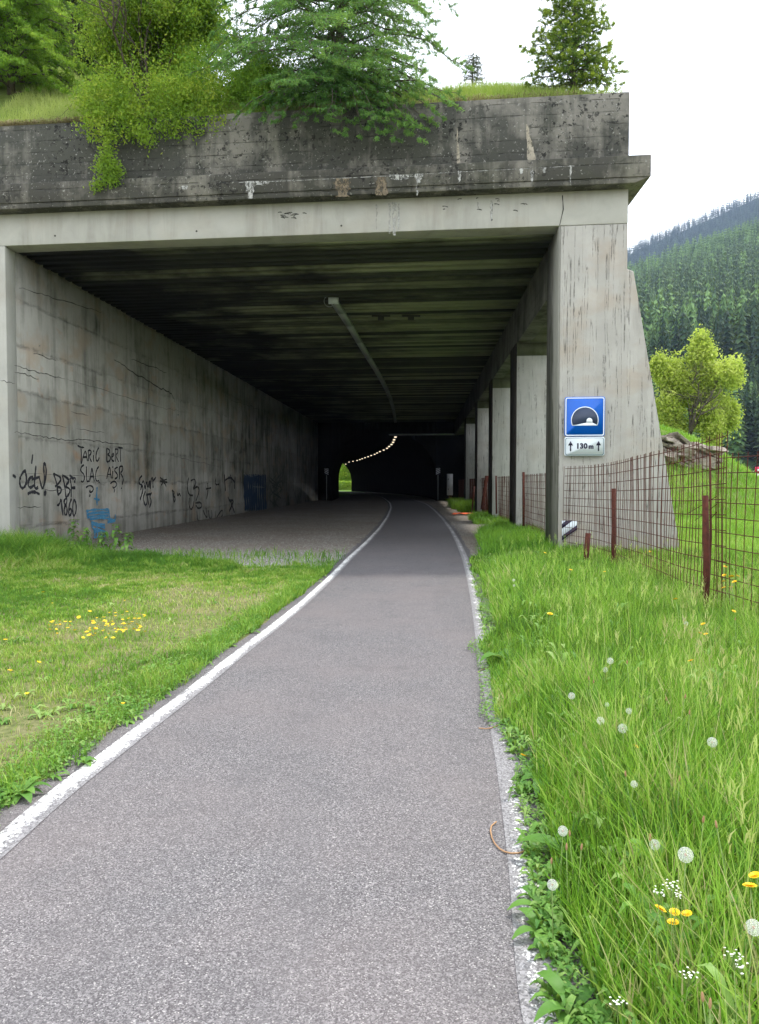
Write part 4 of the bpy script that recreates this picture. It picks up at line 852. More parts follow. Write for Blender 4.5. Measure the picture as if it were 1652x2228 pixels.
# dandelion clock
def make_clock():
    t = thing('dandelion_clock', '', 'dandelion', (0, 0, 0), 'dandelion clocks')
    m = MB(); m.tube([(0, 0, -.45), (.012, 0, -.22), (0, 0, 0)], [.0028, .0024, .002], 6); m.build('stem', M['stem'], t)
    m = MB(); R = .024
    for i in range(120):
        zz = 1-2*(i+.5)/120; a = i*2.39996; r = math.sqrt(1-zz*zz); d = np.array([r*math.cos(a), r*math.sin(a), zz]); 
        m.add([d*R*.15, d*R*.95+np.cross(d, [0, 0, 1])*.0004, d*R*.95], t=[(0, 1, 2)])
        s1 = np.cross(d, [.3, .2, 1]); s1 /= np.linalg.norm(s1); s2 = np.cross(d, s1)
        for k_ in range(5):
            b = 2*PI*k_/5; e = (s1*math.cos(b)+s2*math.sin(b))*.0046; e2 = (s1*math.cos(b+.28)+s2*math.sin(b+.28))*.0046
            m.add([d*R*.93, d*R*1.02+e, d*R*1.02+e2], t=[(0, 1, 2)])
    sh_ = m.build('seed_head', M['fluffwhite'], t); m = MB(); m.lathe([(.0, -.006), (.0045, -.003), (.0045, .003), (0, .006)], 0, 0, 6); m.build('seed_core', M['drystem'], sh_); return t
CL = [(1118,1262,.36,.9,'upper of two small dandelion clocks close above the path curve'),(1119,1274,.32,.8,'lower of two small dandelion clocks beside the path curve'),(1328,1438,.42,1.1,'dandelion clock at upper left of a close pair in mid meadow'),(1317,1457,.36,.9,'dandelion clock at lower left of a close pair in mid meadow'),
 (1244,1514,.36,1.0,'dandelion clock nearest the path among the mid meadow ones'),(1307,1568,.38,1.0,'round dandelion clock left of a slightly bigger one'),(1355,1585,.40,1.15,'dandelion clock right of a slightly smaller round one'),(1369,1547,.42,.8,'small dandelion clock above a larger one in mid meadow'),
 (1550,1615,.46,1.1,'solitary dandelion clock towards the right picture edge'),(1492,1860,.48,1.15,'largest dandelion clock, above the white umbel flowers'),(1225,1808,.30,.95,'faded dandelion clock close to the curled dry stalk'),(1202,1925,.25,.9,'low dandelion clock at the path line'),(1493,1357,.38,1.0,'dandelion clock left of the nearest fence post foot'),
 (1640,2018,.48,1.0,'dandelion clock cut by the right picture edge'),(1380,1706,.40,.7,'half-open dandelion clock below mid meadow'),(1321,1533,.36,.6,'tiny closed dandelion clock between larger ones'),(1425,1838,.36,.9,'faint dandelion clock left of the largest one'),(1319,1165+20,.4,.6,'distant dandelion clock by the buttress foot')]
ck = None
for px, py, z, s, lab in CL:
    p = head_pos(px, py, z)
    if ck is None: ck = make_clock(); o = ck
    else: o = copy_tree(ck)
    o['label'] = lab; o.location = p; o.scale = (s, s, max(s, z/.45*1.02)) if False else (s*.82,)*3; o.rotation_euler = (rng.uniform(-.1, .1), rng.uniform(-.1, .1), rng.uniform(0, 6))
def make_yellow():
    t = thing('hawkbit_flower', '', 'yellow flower', (0, 0, 0), 'yellow hawkbit flowers')
    m = MB(); m.tube([(0, 0, -.42), (.01, .005, -.2), (0, 0, 0)], [.0026, .0022, .0018], 5); m.build('stem', M['stem'], t)
    m = MB()
    for ringn, L, up in ((16, .021, .15), (13, .015, .45), (8, .009, .8)):
        for i in range(ringn):
            a = 2*PI*i/ringn+rng.uniform(-.1, .1); d = np.array([math.cos(a), math.sin(a), up]); s = np.array([-math.sin(a), math.cos(a), 0])*.0030
            m.add([-s*.4, s*.4, d*L+s, d*L-s], q=[(0, 1, 2, 3)])
    m.build('petals', M['yellow'], t); return t
YL = [(1186,1203,.5,1.0,'yellow flower at the foot of the grey front buttress'),(1242,1240,.42,1.2,'yellow flower between the buttress and first brown post'),(1315,1244,.40,1.0,'yellow flower just left of the middle brown post foot'),(1406,1202,.48,1.0,'left yellow bloom of a pair before the mesh, mid fence'),(1414,1200,.5,1.0,'right yellow bloom of a pair before the mesh, mid fence'),
 (1197,1336,.42,1.3,'lone yellow flower right of the path curve'),(1470,1304,.45,1.2,'yellow flower left of the nearest brown post'),(1503,1438,.40,1.0,'yellow flower in mid meadow below the nearest post'),(1138,1644,.22,1.0,'low yellow flower at the verge beside the right line'),(1383,1624,.34,.8,'tiny yellow flower below the mid meadow dandelion clocks'),
 (1530,1358,.44,1.0,'upper yellow flower in front of the nearest post foot'),(1524,1378,.40,1.0,'left yellow flower below the nearest post foot'),(1536,1380,.40,.9,'right yellow flower below the nearest post foot'),
 (1578,1233,.62,1.1,'topmost yellow bloom of the clump right of the nearest post'),(1576,1252,.60,1.3,'second highest bloom on the left side of the yellow clump'),(1575,1265,.56,1.0,'middle left bloom of the yellow clump'),(1592,1255,.62,1.6,'big central bloom of the yellow clump'),(1606,1254,.62,1.3,'rightmost bloom of the yellow clump'),(1598,1266,.58,1.3,'bloom right of centre, low in the yellow clump'),(1575,1279,.52,1.3,'lowest left bloom of the yellow clump'),(1592,1278,.52,1.3,'lowest right bloom of the yellow clump'),(1597,1330,.45,.9,'side-facing yellow flower below the yellow clump'),
 (1437,1978,.40,.8,'leftmost yellow flower below the white umbels'),(1468,1985,.38,.7,'yellow flower between two others below the white umbels'),(1465,2007,.34,.8,'lowest yellow flower below the white umbels'),(1495,1988,.38,.7,'rightmost of the yellow flowers below the white umbels'),(1632,1928,.48,.9,'lower of two yellow flowers at the right picture edge'),(1643,1905,.48,.8,'upper of two yellow flowers at the right picture edge')]
yk = None
for px, py, z, s, lab in YL:
    p = head_pos(px, py, z)
    if yk is None: yk = make_yellow(); o = yk
    else: o = copy_tree(yk)
    o['label'] = lab; o.location = p; o.scale = (s*1.05,)*3; o.rotation_euler = (rng.uniform(0, .5), rng.uniform(-.3, .3), rng.uniform(0, 6))
# little yellow flowers in the lawn
yl = None; pl = []
for _ in range(85):
    r = rng.random()
    if r < .75: px, py = 240+rng.normal(0, 42), 1362+rng.normal(0, 14)-.12*0; px, py = px, py - (px-240)*.12
    elif r < .9: px, py = 130+rng.normal(0, 30), 1350+rng.normal(0, 22)
    else: px, py = rng.uniform(0, 90), rng.uniform(1360, 1530)
    pl.append((px, py))
pl += [(305, 1336), (268, 1531), (85, 1441), (22, 1459), (12, 1392), (272, 1307)]
for px, py in pl:
    p = on_z(px, py, .10)
    if yl is None:
        m = MB(); m.tube([(0, 0, -.1), (0, 0, 0)], .0012, 4)
        yo = m.build('trefoil_flower', M['stem']); tag(yo, 'tiny yellow flower in the patch on the left lawn', 'yellow flower', 'tiny yellow lawn flowers'); yl = yo
        m = MB()
        for i in range(6):
            a = i*PI/3; d = np.array([math.cos(a), math.sin(a), .3])*.020; s_ = np.array([-math.sin(a), math.cos(a), 0])*.008; m.add([-s_*.3, s_*.3, d+s_, d-s_], q=[(0, 1, 2, 3)])
        m.lathe([(.0, .006), (.007, .004), (.004, -.003)], 0, 0, 6); m.build('petals', M['yellow'], yo); o = yo
    else: o = copy_tree(yl)
    o.location = p; sc_ = rng.uniform(.6, 1.2); o.scale = (sc_, sc_, 1); o.rotation_euler = (rng.uniform(-.3, .6), 0, rng.uniform(0, 6))
# white umbels
um = None
for px, py, z, lab in [(1435, 1942, .46, 'white umbel flower left of another, above yellow flowers'), (1475, 1945, .44, 'white umbel flower right of another, above yellow flowers'), (1460, 1925, .5, 'highest white umbel flower under the largest dandelion clock'), (1596, 2076, .48, 'white umbel flower at lower right corner area'), (1610, 2100, .45, 'white umbel flower just below another at lower right'), (1500, 2120, .36, 'white umbel flower low in the bottom meadow'), (1345, 2180, .25, 'low white umbel flower near the bottom edge')]:
    p = head_pos(px, py, z)
    if um is None:
        um = thing('umbel_flower', lab, 'white flower', (0, 0, 0), 'white umbel flowers'); m = MB(); m.tube([(0, 0, -.46), (0, 0, -.05)], .002, 5)
        pts_ = [(rng.uniform(-.035, .035), rng.uniform(-.035, .035), rng.uniform(-.01, .012)) for _ in range(16)]
        for q in pts_: m.tube([(0, 0, -.05), q], .0008, 3, caps=False)
        m.build('stem', M['stem'], um); m = MB()
        for q in pts_:
            for i in range(5):
                a = i*2*PI/5; d = np.array([math.cos(a), math.sin(a), .2])*.0055; s_ = np.array([-math.sin(a), math.cos(a), 0])*.0022; q_ = np.array(q); m.add([q_-s_*.4, q_+s_*.4, q_+d+s_, q_+d-s_], q=[(0, 1, 2, 3)])
        m.build('petals', M['petalwhite'], um); o = um
    else: o = copy_tree(um)
    o.location = p; o['label'] = lab; o.scale = (.55, .55, .8); o.rotation_euler = (rng.uniform(-.1, .4), 0, rng.uniform(0, 6))
# plantain-like seed heads
pk = None
for px, py, z in [(1365, 1445, .52), (1282, 1480, .42), (1292, 1487, .4), (1390, 1460, .4), (1490, 1520, .5), (1450, 1525, .45), (1478, 1700, .45), (1362, 1690, .4), (1415, 1830, .4), (1265, 1850, .3), (1233, 1850, .28), (1200, 1880, .2), (1530, 1790, .5), (1560, 1802, .5), (1240, 1820, .28), (1530, 2180, .36), (1545, 2195, .34), (1500, 1555, .45), (1600, 1350, .5)]:
    p = head_pos(px, py, z)
    if pk is None:
        pk = thing('plantain_stalk', 'slim brown-headed seed stalk standing in the meadow grass', 'seed stalk', (0, 0, 0), 'brown seed stalks in the meadow'); m = MB(); m.tube([(0, 0, -.5), (.01, 0, -.25), (0, 0, 0)], .0017, 5); m.build('stem', M['stem'], pk)
        m = MB(); m.lathe([(.0, -.002), (.004, .004), (.0045, .012), (.003, .022), (0, .028)], 0, 0, 7); m.build('seed_head', M['drystem'], pk); o = pk
    else: o = copy_tree(pk)
    o.location = p; o.rotation_euler = (rng.uniform(-.15, .15), rng.uniform(-.15, .15), 0)
# curled dry stalks on the asphalt edge
def stalk(px, lab):
    P = [on_z(x, y, .012) for x, y in px]; P = np.array(P); Q = [P[0]]
    for a, b in zip(P[:-1], P[1:]): Q += [a*.75+b*.25, a*.25+b*.75]
    Q = np.array(Q+[P[-1]]); m = MB(); m.tube(Q, .0038, 6); tag(m.build('dry_stalk', M['drystem'], off=tuple(Q[0])), lab, 'dry stalk', 'dry stalks on the path edge')
stalk([(1080, 1788), (1066, 1800), (1072, 1830), (1092, 1852), (1120, 1858), (1150, 1850), (1180, 1842)], 'long curled dry stalk lying across the right line, nearest the camera')
stalk([(1042, 1584), (1062, 1586), (1080, 1580), (1092, 1574)], 'short straight dry stalk on the asphalt beside the right line')
stalk([(1040, 1462), (1052, 1455), (1068, 1452)], 'short bent dry stalk, farthest of those on the path edge')

# ------------------------------------------------------------------ trees
def leaves(m, C, size, tint, elong=1.0, jz=1.0, wid=.5):
    n = len(C); d = rng.normal(0, 1, (n, 3)); d[:, 2] *= jz; d /= np.linalg.norm(d, axis=1)[:, None]; r = rng.normal(0, 1, (n, 3)); s = np.cross(d, r); s /= np.linalg.norm(s, axis=1)[:, None]+1e-9
    a = d*size[:, None]*elong; b = s*size[:, None]*wid
    V = np.stack([C-a, C-b, C+a, C+b], 1).reshape(-1, 3); i = np.arange(n)*4; m.add(V, q=np.stack([i, i+1, i+2, i+3], 1), c=np.repeat(np.clip(tint, 0, 1), 4))
def conifer(name, label, cat, base, H, Lb, leafmat, nb, per, ls, seed, trunk=.09, taper=.8, droop=.25, up=.1, z0=.05, group=None, tint0=.2, tint1=.8, hang=0.0, mats=None, skew=None, extra=()):
    """trunk, whorled limbs, twigs with needle tufts spread along them"""
    r = np.random.default_rng(seed); t = thing(name, label, cat, base, group); mt = MB(); mc = MB(); base = np.array(base, float)
    mt.tube([base+[0, 0, -.2], base+[.03*H*r.normal()*.3, 0, H*.4], base+[.02, .03, H]], [trunk*1.1, trunk*.7, .012], 8)
    for i in range(nb+len(extra)):
        if i >= nb:
            E = np.array(extra[i-nb], float); d = E-base; L = float(np.hypot(d[0], d[1])); rise = d[2]; d = np.array([d[0]/L, d[1]/L, 0]); a = 0; f = .1; z = .9
        else: f = z0+(1-z0)*(i/nb); z = f*H; rise = None; L = Lb*(1-f)**taper*r.uniform(.65, 1.12)+.12; a = i*2.39996+r.uniform(-.4, .4)
        if skew is not None and rise is None: L *= 1+skew[1]*max(0, math.cos(a-skew[0]))
        if rise is None: d = np.array([math.cos(a), math.sin(a), 0])
        n = 7
        P = np.array([base+[0, 0, z]+d*L*s+np.array([0, 0, up*L*math.sin(PI*s)-droop*L*s*s if rise is None else z*(-1)+z*(1-s)+rise*s+.25*math.sin(PI*s)]) for s in np.linspace(0, 1, n)])
        P[1:] += r.normal(0, .02*L, (n-1, 3)); mt.tube(P, np.linspace(trunk*.28*(1-f)+.008, .004, n), 4, caps=False)
        nt_ = max(5, int(L*9)); sidev = np.array([-d[1], d[0], 0])
        for j in range(nt_):
            s = .12+.88*(j+r.random())/nt_; o = np.array([np.interp(s, np.linspace(0, 1, n), P[:, k_]) for k_ in range(3)])
            tl = (.14+.38*L*(1-s)**.7*.9)*r.uniform(.6, 1.2); dirn = (sidev*(1 if j % 2 else -1)+d*r.uniform(.3, .9)); dirn /= np.linalg.norm(dirn); dirn = dirn+[0, 0, r.uniform(-.25, .2)-hang]
            q = r.random(per); C = o+dirn*tl*q[:, None]+r.normal(0, ls*.55, (per, 3)); mt.tube([o, o+dirn*tl], [.005, .002], 3, caps=False)
            tt = tint0+(tint1-tint0)*(.55*q+.45*s)+r.normal(0, .12, per)+.1*(C[:, 2]-o[2])/.1*.3
            leaves(mc, C, r.uniform(.6, 1.25, per)*ls, tt, 1.35, 1.0, .24)
    mt.build('trunk', M['bark'], t, smooth=True); mc.build('crown', leafmat, t); return t
def broadleaf(name, label, cat, base, H, spread, leafmat, seed, nl=30000, ls=.05, levels=4, trunk=.1, stems=1, tilt=(0, 0), group=None, rad=.2, zfrac=.25, jz=1.0, squash=1.0, ell=None):
    r = np.random.default_rng(seed); t = thing(name, label, cat, base, group); mt = MB(); mc = MB(); base = np.array(base, float); tips = []
    def grow(p, d, L, rad_, lv):
        n = 5; P = [p]; dd = d.copy()
        for i in range(n): dd = dd+r.normal(0, .13, 3)+np.array([0, 0, .03]); dd /= np.linalg.norm(dd); P.append(P[-1]+dd*L/n)
        mt.tube(P, np.linspace(rad_, rad_*.6, n+1), 5, caps=False)
        if lv <= 1: tips.extend(P[1:])
        if lv == 0: return
        for k_ in range(r.integers(3, 5)):
            q = P[r.integers(2, n+1)]; nd = dd+r.normal(0, .62, 3)*np.array([1, 1, .6]); nd /= np.linalg.norm(nd); grow(q, nd, L*r.uniform(.55, .8), rad_*.5, lv-1)
    for k_ in range(stems):
        a = r.uniform(0, 2*PI); d = np.array([tilt[0]+.35*spread/H*math.cos(a)*(stems > 1), tilt[1]+.35*spread/H*math.sin(a)*(stems > 1), 1.]); d /= np.linalg.norm(d)
        grow(base+np.array([.1*math.cos(a)*(stems > 1), .1*math.sin(a)*(stems > 1), -.1]), d, H*.42, trunk, levels)
    tips = np.array(tips)
    if ell is not None:            # crown clumps filling an uneven ellipsoid
      lobes = ell if isinstance(ell, list) else [ell]; own = tips; tips = np.zeros((0, 3)); nk_ = 260//len(lobes)**.5 if len(lobes) > 1 else 300
      for e0 in lobes:
        c_, R_ = np.array(e0[0]), np.array(e0[1]); k2 = int(nk_); e = r.normal(0, 1, (k2, 3)); e /= np.linalg.norm(e, axis=1)[:, None]; e *= r.uniform(.35, 1, (k2, 1))**.5*(.8+.35*r.random((k2, 1)))
        tips = np.vstack([tips, own[np.sum(((own-c_)/R_)**2, 1) < 1.1], c_+e*R_])
    C = tips[r.integers(0, len(tips), nl)]; C = C+r.normal(0, rad, (nl, 3))*np.array([1, 1, squash])
    id_ = vnoise(C[:, 0]+C[:, 1], C[:, 2], 2.2/ max(rad*4, .3)); tt = .22+.6*id_+r.normal(0, .18, nl)
    leaves(mc, C, r.uniform(.6, 1.3, nl)*ls, tt, 1.0, jz); mt.build('trunk', M['bark'], t, smooth=True); mc.build('crown', leafmat, t); return t
def hb(px, Yb):          # a point on the hill above the parapet, Yb behind its face, on the sight line column px
    Y = P0[1]+Yb
    for _ in range(6):
        X = (px-CX)/F*Y; u = (X-P0[0]-Yb*TV[0])/RU[0]; Y = P0[1]+u*RU[1]+Yb*TV[1]
    X = (px-CX)/F*Y; return (X, Y, float(hill_z(np.array(X-Yb*TV[0]), np.array(Yb))))
b = hb(735, .7)
conifer('larch', 'large blue-green young larch spreading over the middle of the parapet', 'tree', b, 8.5, 3.05, M['larch'], 230, 54, .034, 3, trunk=.10, taper=.45, droop=.36, up=.05, z0=.0, hang=.30, skew=(-PI/2, .12), extra=[FP(x_, y_, o_) for x_, y_, o_ in ((520, 262, .5), (565, 272, .7), (610, 268, .4), (655, 272, .8), (700, 270, .5), (745, 290, .7), (790, 305, .6), (830, 300, .9), (862, 312, .6), (895, 300, .5), (925, 305, .8), (940, 275, .4), (590, 240, .6), (680, 245, .9), (780, 250, .8), (860, 265, .7), (960, 250, .5), (540, 255, .8), (600, 262, 1.0), (640, 280, .5), (680, 262, .6), (725, 285, .9), (760, 296, .5), (810, 285, .7), (845, 292, .4), (880, 285, .8), (905, 270, .9), (720, 255, 1.1), (820, 262, 1.1))])
b = hb(1240, .9)
conifer('young_spruce', 'small bushy spruce with yellow-green tips near the parapet corner', 'tree', b, 3.1, 1.0, M['spruce'], 120, 74, .030, 11, trunk=.06, taper=.62, droop=-.02, up=.03, z0=.04, tint0=.1, tint1=.95, skew=(PI, .25))
b = hb(335, .9)
broadleaf('yellow_green_shrub', 'tall yellow-green shrub hanging over the parapet left of the larch', 'shrub', b, 4.2, 3.6, M['shrub'], 5, 105000, .036, 4, .045, 6, rad=.13, ell=[((b[0]+dx_, b[1]+dy_, b[2]+dz_), R_) for dx_, dy_, dz_, R_ in ((-.5, -1.15, -.85, (.7, .3, .3)), (.5, -1.15, -.8, (.9, .3, .35)), (1.4, -1.1, -.75, (.8, .3, .3)), (.2, 0, 2.6, (1.5, 1.1, 1.3)), (-.9, -.3, 1.3, (.8, .8, 1.1)), (.9, -.1, 1.3, (1.0, .9, 1.2)), (-.1, -.7, .25, (1.0, .6, .75)), (-.9, -.8, -.15, (.55, .4, .55)), (1.2, -.5, .15, (.8, .5, .6)), (.1, .2, 1.4, (1.2, 1., 1.3)), (-.75, -1.15, -.3, (.6, .4, .45)), (.05, -1.15, -.15, (.7, .4, .5)), (.85, -1.1, -.25, (.6, .4, .42)), (1.5, -1.0, -.1, (.5, .4, .4)))])
# trailing branch over the parapet face
m = MB(); mt = MB(); r = np.random.default_rng(2); tr = thing('trailing_branch', 'green leafy branch trailing down the dark parapet face', 'branch', tuple(FP(235, 300, .3)), None)
for (px0, py0, px1, py1) in [(240, 285, 232, 330), (232, 330, 240, 375), (240, 375, 205, 410), (236, 350, 262, 378), (232, 340, 215, 372), (300, 280, 325, 312), (236, 372, 250, 400)]:
    A, B = FP(px0, py0, .42), FP(px1, py1, .45); mt.tube([A, (A+B)/2+[0, 0, .02], B], .006, 4); n = 420; q = r.random(n); C = A+(B-A)*q[:, None]+r.normal(0, 1, (n, 3))*[.09, .07, .06]; leaves(m, C, r.uniform(.6, 1.2, n)*.034, .25+.35*r.random(n), 1.0)
mt.build('twig', M['bark'], tr); m.build('foliage', M['shrub'], tr)
b = hb(590, .8)
broadleaf('low_bush', 'low green bush between the yellow-green shrub and the larch', 'shrub', (b[0]-.3, b[1], b[2]-.2), 1.6, 2.5, M['larchlight'], 8, 42000, .034, 3, .03, 5, rad=.12, ell=((b[0]-.7, b[1]-.15, b[2]+.4), (1.7, .8, 1.25)))
# trees up the slope at the left
def onhill(px, Y, dz=0):
    X = (px-CX)/F*Y; Yb = 0; 
    for _ in range(8): u = (X-P0[0]-Yb*TV[0])/RU[0]; Yb = (Y-P0[1]-u*RU[1])/TV[1]
    return (X, Y, float(hill_z(np.array(X-Yb*TV[0]), np.array(Yb)))+dz)
conifer('light_larch', 'bright green drooping larch at the top left corner', 'tree', onhill(40, 20.7), 7, 2.3, M['larchlight'], 170, 60, .044, 21, trunk=.1, taper=.5, droop=.3, z0=.0, hang=.2)
conifer('light_larch', 'light green larch behind the yellow-green shrub', 'tree', onhill(420, 22.5), 7.5, 1.9, M['larchlight'], 150, 50, .044, 22, trunk=.1, taper=.6, droop=.2, z0=.02, hang=.15)
for px, Y, H, s, lab in [(170, 26.5, 12, 31, 'dark conifer with bare lower trunk behind the top left larch'), (235, 29, 13, 32, 'dark leaning conifer behind the yellow-green shrub'), (300, 28, 12, 35, 'dark conifer half hidden by the yellow-green shrub'), (100, 30, 13, 33, 'dark conifer farthest up the left slope')]:
    conifer('dark_conifer', lab, 'tree', onhill(px, Y), H, 2.8, M['dark'], 130, 34, .07, s, trunk=.2, taper=.5, droop=.25, z0=.10, group='dark conifers on the slope')
# small shrub on the ridge near the spruce
b = onhill(1025, 21.5); b = (b[0], b[1], at_Y(1025, 185, 21.5)[2])
conifer('ridge_sapling', 'tiny reddish-brown sapling top showing above the grassy ridge', 'tree', b, .78, .24, M['dark'], 34, 16, .024, 41, trunk=.02)
# birch on the bank
bb = at_Y(1487, 962, 46.0)
broadleaf('birch', 'bright yellow-green birch on the grassy bank beside the buttress', 'tree', (bb[0], 46, bb[2]-.4), 5.6, 5, M['birch'], 15, 52000, .095, 4, .15, 2, rad=.17, squash=2.0, tilt=(.12, 0), ell=[((at_Y(x_, y_, 46)[0], 46+dy_, at_Y(x_, y_, 46)[2]), tuple(q_*.78 for q_ in R_)) for x_, y_, dy_, R_ in ((1598, 812, 0, (.45, .5, .5)), (1437, 800, 0, (.5, .5, .45)), (1525, 752, 0, (.5, .5, .5)), (1592, 905, .2, (.45, .5, .7)), (1545, 945, -.4, (.35, .4, .5)), (1525, 775, 0, (1.0, 1, .9)), (1465, 815, .3, (1.0, 1.1, 1.0)), (1560, 820, -.3, (1.25, 1.2, 1.1)), (1500, 850, .5, (1.3, 1.3, 1.0)), (1450, 890, 0, (.9, 1, .9)), (1570, 895, .2, (1.0, 1, .9)), (1530, 915, -.5, (1.0, 1.1, .75)), (1475, 930, .2, (.8, .8, .5)))])
# rock outcrop
ro = at_Y(1470, 1000, 37.0); m = MB(); r = np.random.default_rng(9)
for i in range(90):
    t = r.random(); cx = ro[0]-1.2+2.6*t+r.normal(0, .18); cz = ro[2]+.85-1.0*t*.6+r.uniform(-1.25, .35)*(1-.5*t); w_, h_, d_ = r.uniform(.2, .55), r.uniform(.05, .17), r.uniform(.3, .9)
    ang = -.25+r.normal(0, .2); y0_ = 36.3+r.uniform(-.3, .6); ca, sa = math.cos(ang), math.sin(ang); P = []
    for zz in (-h_, h_):
        for xx, yy in ((-w_, -d_), (w_, -d_), (w_, d_), (-w_, d_)):
            j = r.uniform(.7, 1.15, 2); P.append((cx+(xx*ca-zz*sa)*j[0], y0_+yy*j[1], cz+xx*sa+zz*ca))
    m.box8(P)
tag(m.build('rock_outcrop', M['rock'], off=(ro[0], 36.5, 0), bevel=.02), 'pale layered rock outcrop jutting from the bank behind the buttress', 'rock')
# wooden rail and sign in the far meadow
c = at_Y(1600, 1075, 44.0); wf = thing('wooden_rail', 'low weathered wooden rail across the far meadow', 'rail', (c[0]-2, 44, 0))
m = MB(); m.box(c[0]-1.2, c[0]+6, 44, 44.1, c[2]-.07, c[2]+.07); m.build('rail', M['wood'], wf)
for i in range(4): m = MB(); m.box(c[0]-1.1+i*2.2, c[0]-1.0+i*2.2, 44.101, 44.2, 0, c[2]+.1); m.build('post', M['wood'], wf)
c = at_Y(1648, 1023, 46.0); sgn = thing('small_red_sign', 'small red and white sign on a green post at the right picture edge', 'sign', (c[0], 46, 0))
m = MB(); m.box(c[0]-.13, c[0]+.35, 46, 46.02, c[2]-.2, c[2]+.2); pn = m.build('panel', M['red'], sgn)
m = MB(); m.box(c[0]-.05, c[0]+.2, 45.99, 45.998, c[2]-.06, c[2]+.06); m.build('white_mark', M['white'], sgn)
m = MB(); m.box(c[0]-.13, c[0]+.35, 45.99, 46.02, c[2]-.42, c[2]-.21); m.build('white_plate', M['white'], sgn)
m = MB(); m.tube([(c[0]-.02, 46.06, 0), (c[0]-.02, 46.06, c[2]+.2)], .05, 8); m.build('post', M['greenpaint'], sgn)
# beyond the tunnel exit
for px, Y, H, s, lab in [(752, 168, 7.5, 51, 'sunlit bush seen through the far tunnel exit'), (738, 176, 9, 52, 'taller tree behind the bush at the far tunnel exit')]:
    X = (px-CX)/F*Y; broadleaf('exit_tree', lab, 'tree', (X, Y, 0), H, 6, M['shrub'], s, 9000, .22, 3, .15, 1, rad=.5, ell=((X, Y, H*.6), (3.0, 2.5, H*.42)))
m = MB(); X0 = -14; C = np.stack([rng.uniform(-16, 0, 9000), 163+rng.normal(0, .5, 9000), rng.uniform(0.1, 2.0, 9000)], 1); leaves(m, C, np.full(9000, .16), rng.random(9000)); tag(m.build('hedge', M['shrub'], off=(-8, 163, 0)), 'green hedge across the meadow beyond the tunnel exit', 'hedge')

# ------------------------------------------------------------------ mountain and forest
def far_conifer(seed, nw, nbr, larch=False):
    r = np.random.default_rng(seed); m = MB(); m.tube([(0, 0, 0), (0, 0, .98)], [.018, .002], 4, c=0)
    for i in range(nw):
        f = .06+.92*i/nw; L = (.17 if not larch else .20)*(1-f)**.8*r.uniform(.8, 1.1)+.012
        for j in range(nbr):
            a = 2*PI*(j+r.random()*.7)/nbr+i*1.1; d = np.array([math.cos(a), math.sin(a)]); l = L*r.uniform(.7, 1.2); s = np.array([-d[1], d[0]])*l*.34; z = f+r.uniform(-.012, .012)
            v = [(0, 0, z+.015), (d[0]*l*.6+s[0], d[1]*l*.6+s[1], z-.02), (d[0]*l, d[1]*l, z-.05+.01*r.normal()), (d[0]*l*.6-s[0], d[1]*l*.6-s[1], z-.02)]
            m.add(v, q=[(0, 1, 2, 3)], c=r.uniform(.1, .9)*.6+.4*f*.6)
    return m
def mz(X, Y):
    az = np.clip(X/np.maximum(Y, 1), .15, .75); el = .300+.33*(az-.32); t = np.clip((Y-175)/(800-175), 0, 1)
    z = (el*800-30)*t**1.12*(1+.05*(fbm(X, Y, .008)-.5)); return np.where(Y > 800, z-(Y-800)*.2, z)
m = MB(); A_, Y_ = np.meshgrid(np.linspace(.12, .9, 60), np.linspace(170, 900, 50)); add_grid(m, A_*Y_, Y_, mz(A_*Y_, Y_)-.3)
tag(m.build('mountain', M['forest'], smooth=True), kind='structure')
def rz(az): return np.interp(az, [.1, .32, .351, .386, .43, .465, .494, .7, .9], [.27, .300, .316, .330, .348, .364, .377, .43, .45])
m = MB(); A_, Y_ = np.meshgrid(np.linspace(.1, .9, 90), np.linspace(1100, 2200, 30)); H2 = (rz(A_)*1600-9)*np.where(Y_ < 1600, ((Y_-900)/700)**1.0, 1-(Y_-1600)/1500)
add_grid(m, A_*Y_, Y_, H2); tag(m.build('far_ridge', M['forest'], smooth=True), kind='structure')
n = 4300; Y = np.sqrt(rng.uniform(178**2, 815**2, n)); A = rng.uniform(.27, .60, n); X = A*Y; D = np.ones(n)
dd_ = np.abs(A-.41)*2.2+Y/800.; order = np.argsort(np.where((A > .31) & (A < .505), Y, Y+5000))
ht = np.where(Y < 260, rng.uniform(13, 21, n), rng.uniform(21, 36, n)*(1-.3*ss(450, 750, Y))); isl = (rng.random(n) < .10+.4*(fbm(X, Y, .012) > .56)+.35*ss(560, 760, Y))
protos = [far_conifer(100+i, 17, 8) for i in range(5)]; lprotos = [far_conifer(200+i, 15, 8, True) for i in range(3)]
pme = [p.build('mountain_spruce', M['conifer']) for p in protos]; lme = [p.build('mountain_larch', M['larchfar']) for p in lprotos]
Zt = mz(X, Y)-.5; used = set()
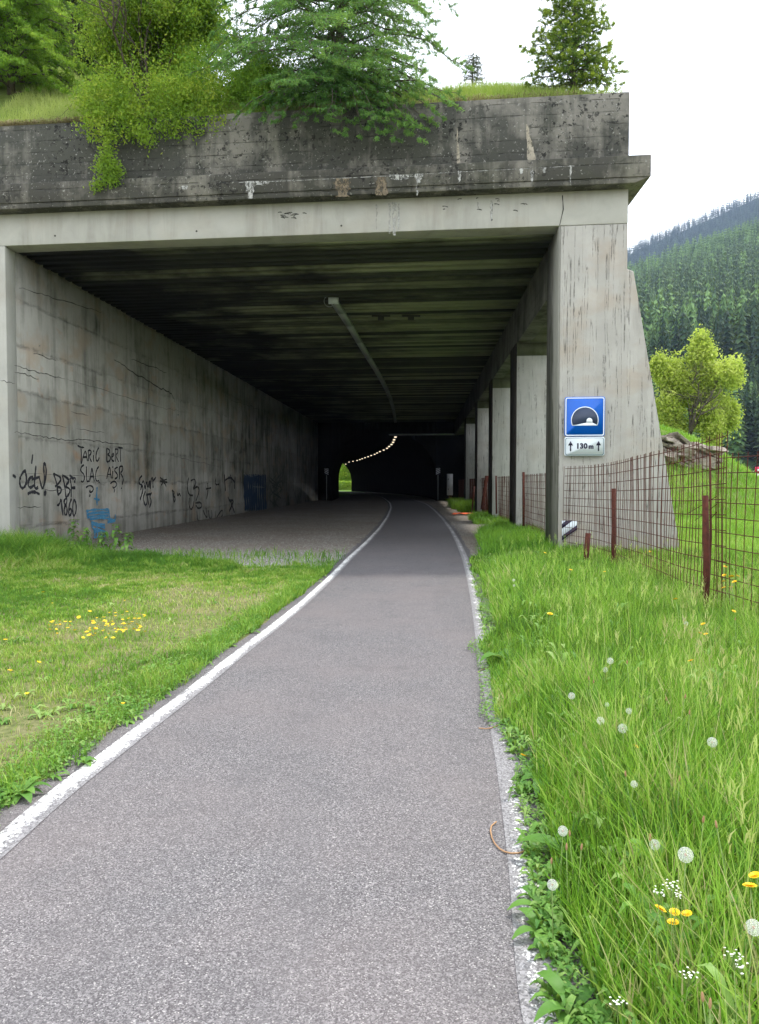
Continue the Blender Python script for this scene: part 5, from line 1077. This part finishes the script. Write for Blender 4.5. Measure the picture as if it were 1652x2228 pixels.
for q, i in enumerate(order[:296]):
    pool = lme if isl[i] else pme; j = int(rng.integers(0, len(pool))); key = (isl[i], j)
    o = pool[j] if key not in used else pool[j].copy()
    if key in used: COL.objects.link(o)
    used.add(key); o.location = (X[i], Y[i], Zt[i]); w_ = ht[i]*rng.uniform(.85, 1.15); o.scale = (w_, w_, ht[i]); o.rotation_euler = (rng.normal(0, .02), rng.normal(0, .02), rng.uniform(0, 6.28))
    tag(o, 'light green larch among dark spruces low on the mountainside' if isl[i] else 'dark green spruce in the forest low on the mountainside', 'tree', 'larches on the mountainside' if isl[i] else 'spruces on the mountainside')
def mass(sel, protos_, name, mat, label, X, Y, Z, ht):
    m = MB()
    for pi, p in enumerate(protos_):
        V = np.concatenate(p.v); Q = np.concatenate(p.q); T = np.concatenate(p.t); C = np.concatenate(p.c); s_ = sel[pi::len(protos_)]
        for i in s_:
            a = rng.uniform(0, 6.28); c_, s2 = math.cos(a), math.sin(a); W = V*ht[i]; W = np.stack([W[:, 0]*c_-W[:, 1]*s2+X[i], W[:, 0]*s2+W[:, 1]*c_+Y[i], W[:, 2]+Z[i]], 1); m.add(W, q=Q, t=T, c=np.clip(C+rng.normal(-.05, .3), 0, 1))
    return tag(m.build(name, mat), label, 'forest', kind='stuff')
lo = [far_conifer(300+i, 8, 6) for i in range(4)]; lol = [far_conifer(320+i, 8, 6, True) for i in range(3)]
rest = order[296:2900]
mass(rest[~isl[rest]], lo, 'spruce_forest', M['conifer'], 'dense dark spruce forest high on the mountainside', X, Y, Zt, ht)
mass(rest[isl[rest]], lol, 'larch_forest', M['larchfar'], 'lighter green larches mixed through the mountainside forest', X, Y, Zt, ht)
n = 4200; A2 = rng.uniform(.3, .53, n); Y2 = rng.uniform(1380, 1610, n); Z2 = (rz(A2)*1600-9)*((Y2-900)/700)-1; h2 = rng.uniform(13, 26, n)
tiny = [far_conifer(400+i, 5, 5) for i in range(3)]
mass(np.arange(n), tiny, 'far_ridge_forest', M['conifer'], 'bluish distant forest along the highest ridge', A2*Y2, Y2, Z2, h2)
# two nearer trees at the right picture edge
# ------------------------------------------------------------------ air
HAZE = 0.00014
if HAZE:
    m = MB(); m.box(-400, 2300, -300, 2500, -1.2, 1150); k = NT('haze_air')
    v = k.n('ShaderNodeVolumePrincipled'); v.inputs['Density'].default_value = HAZE; v.inputs['Color'].default_value = (.50, .66, .95, 1); v.inputs['Anisotropy'].default_value = .2
    k.l(v.outputs[0], k.out.inputs['Volume']); tag(m.build('haze', k.m), 'faint bluish air haze over the valley', 'haze', kind='stuff')
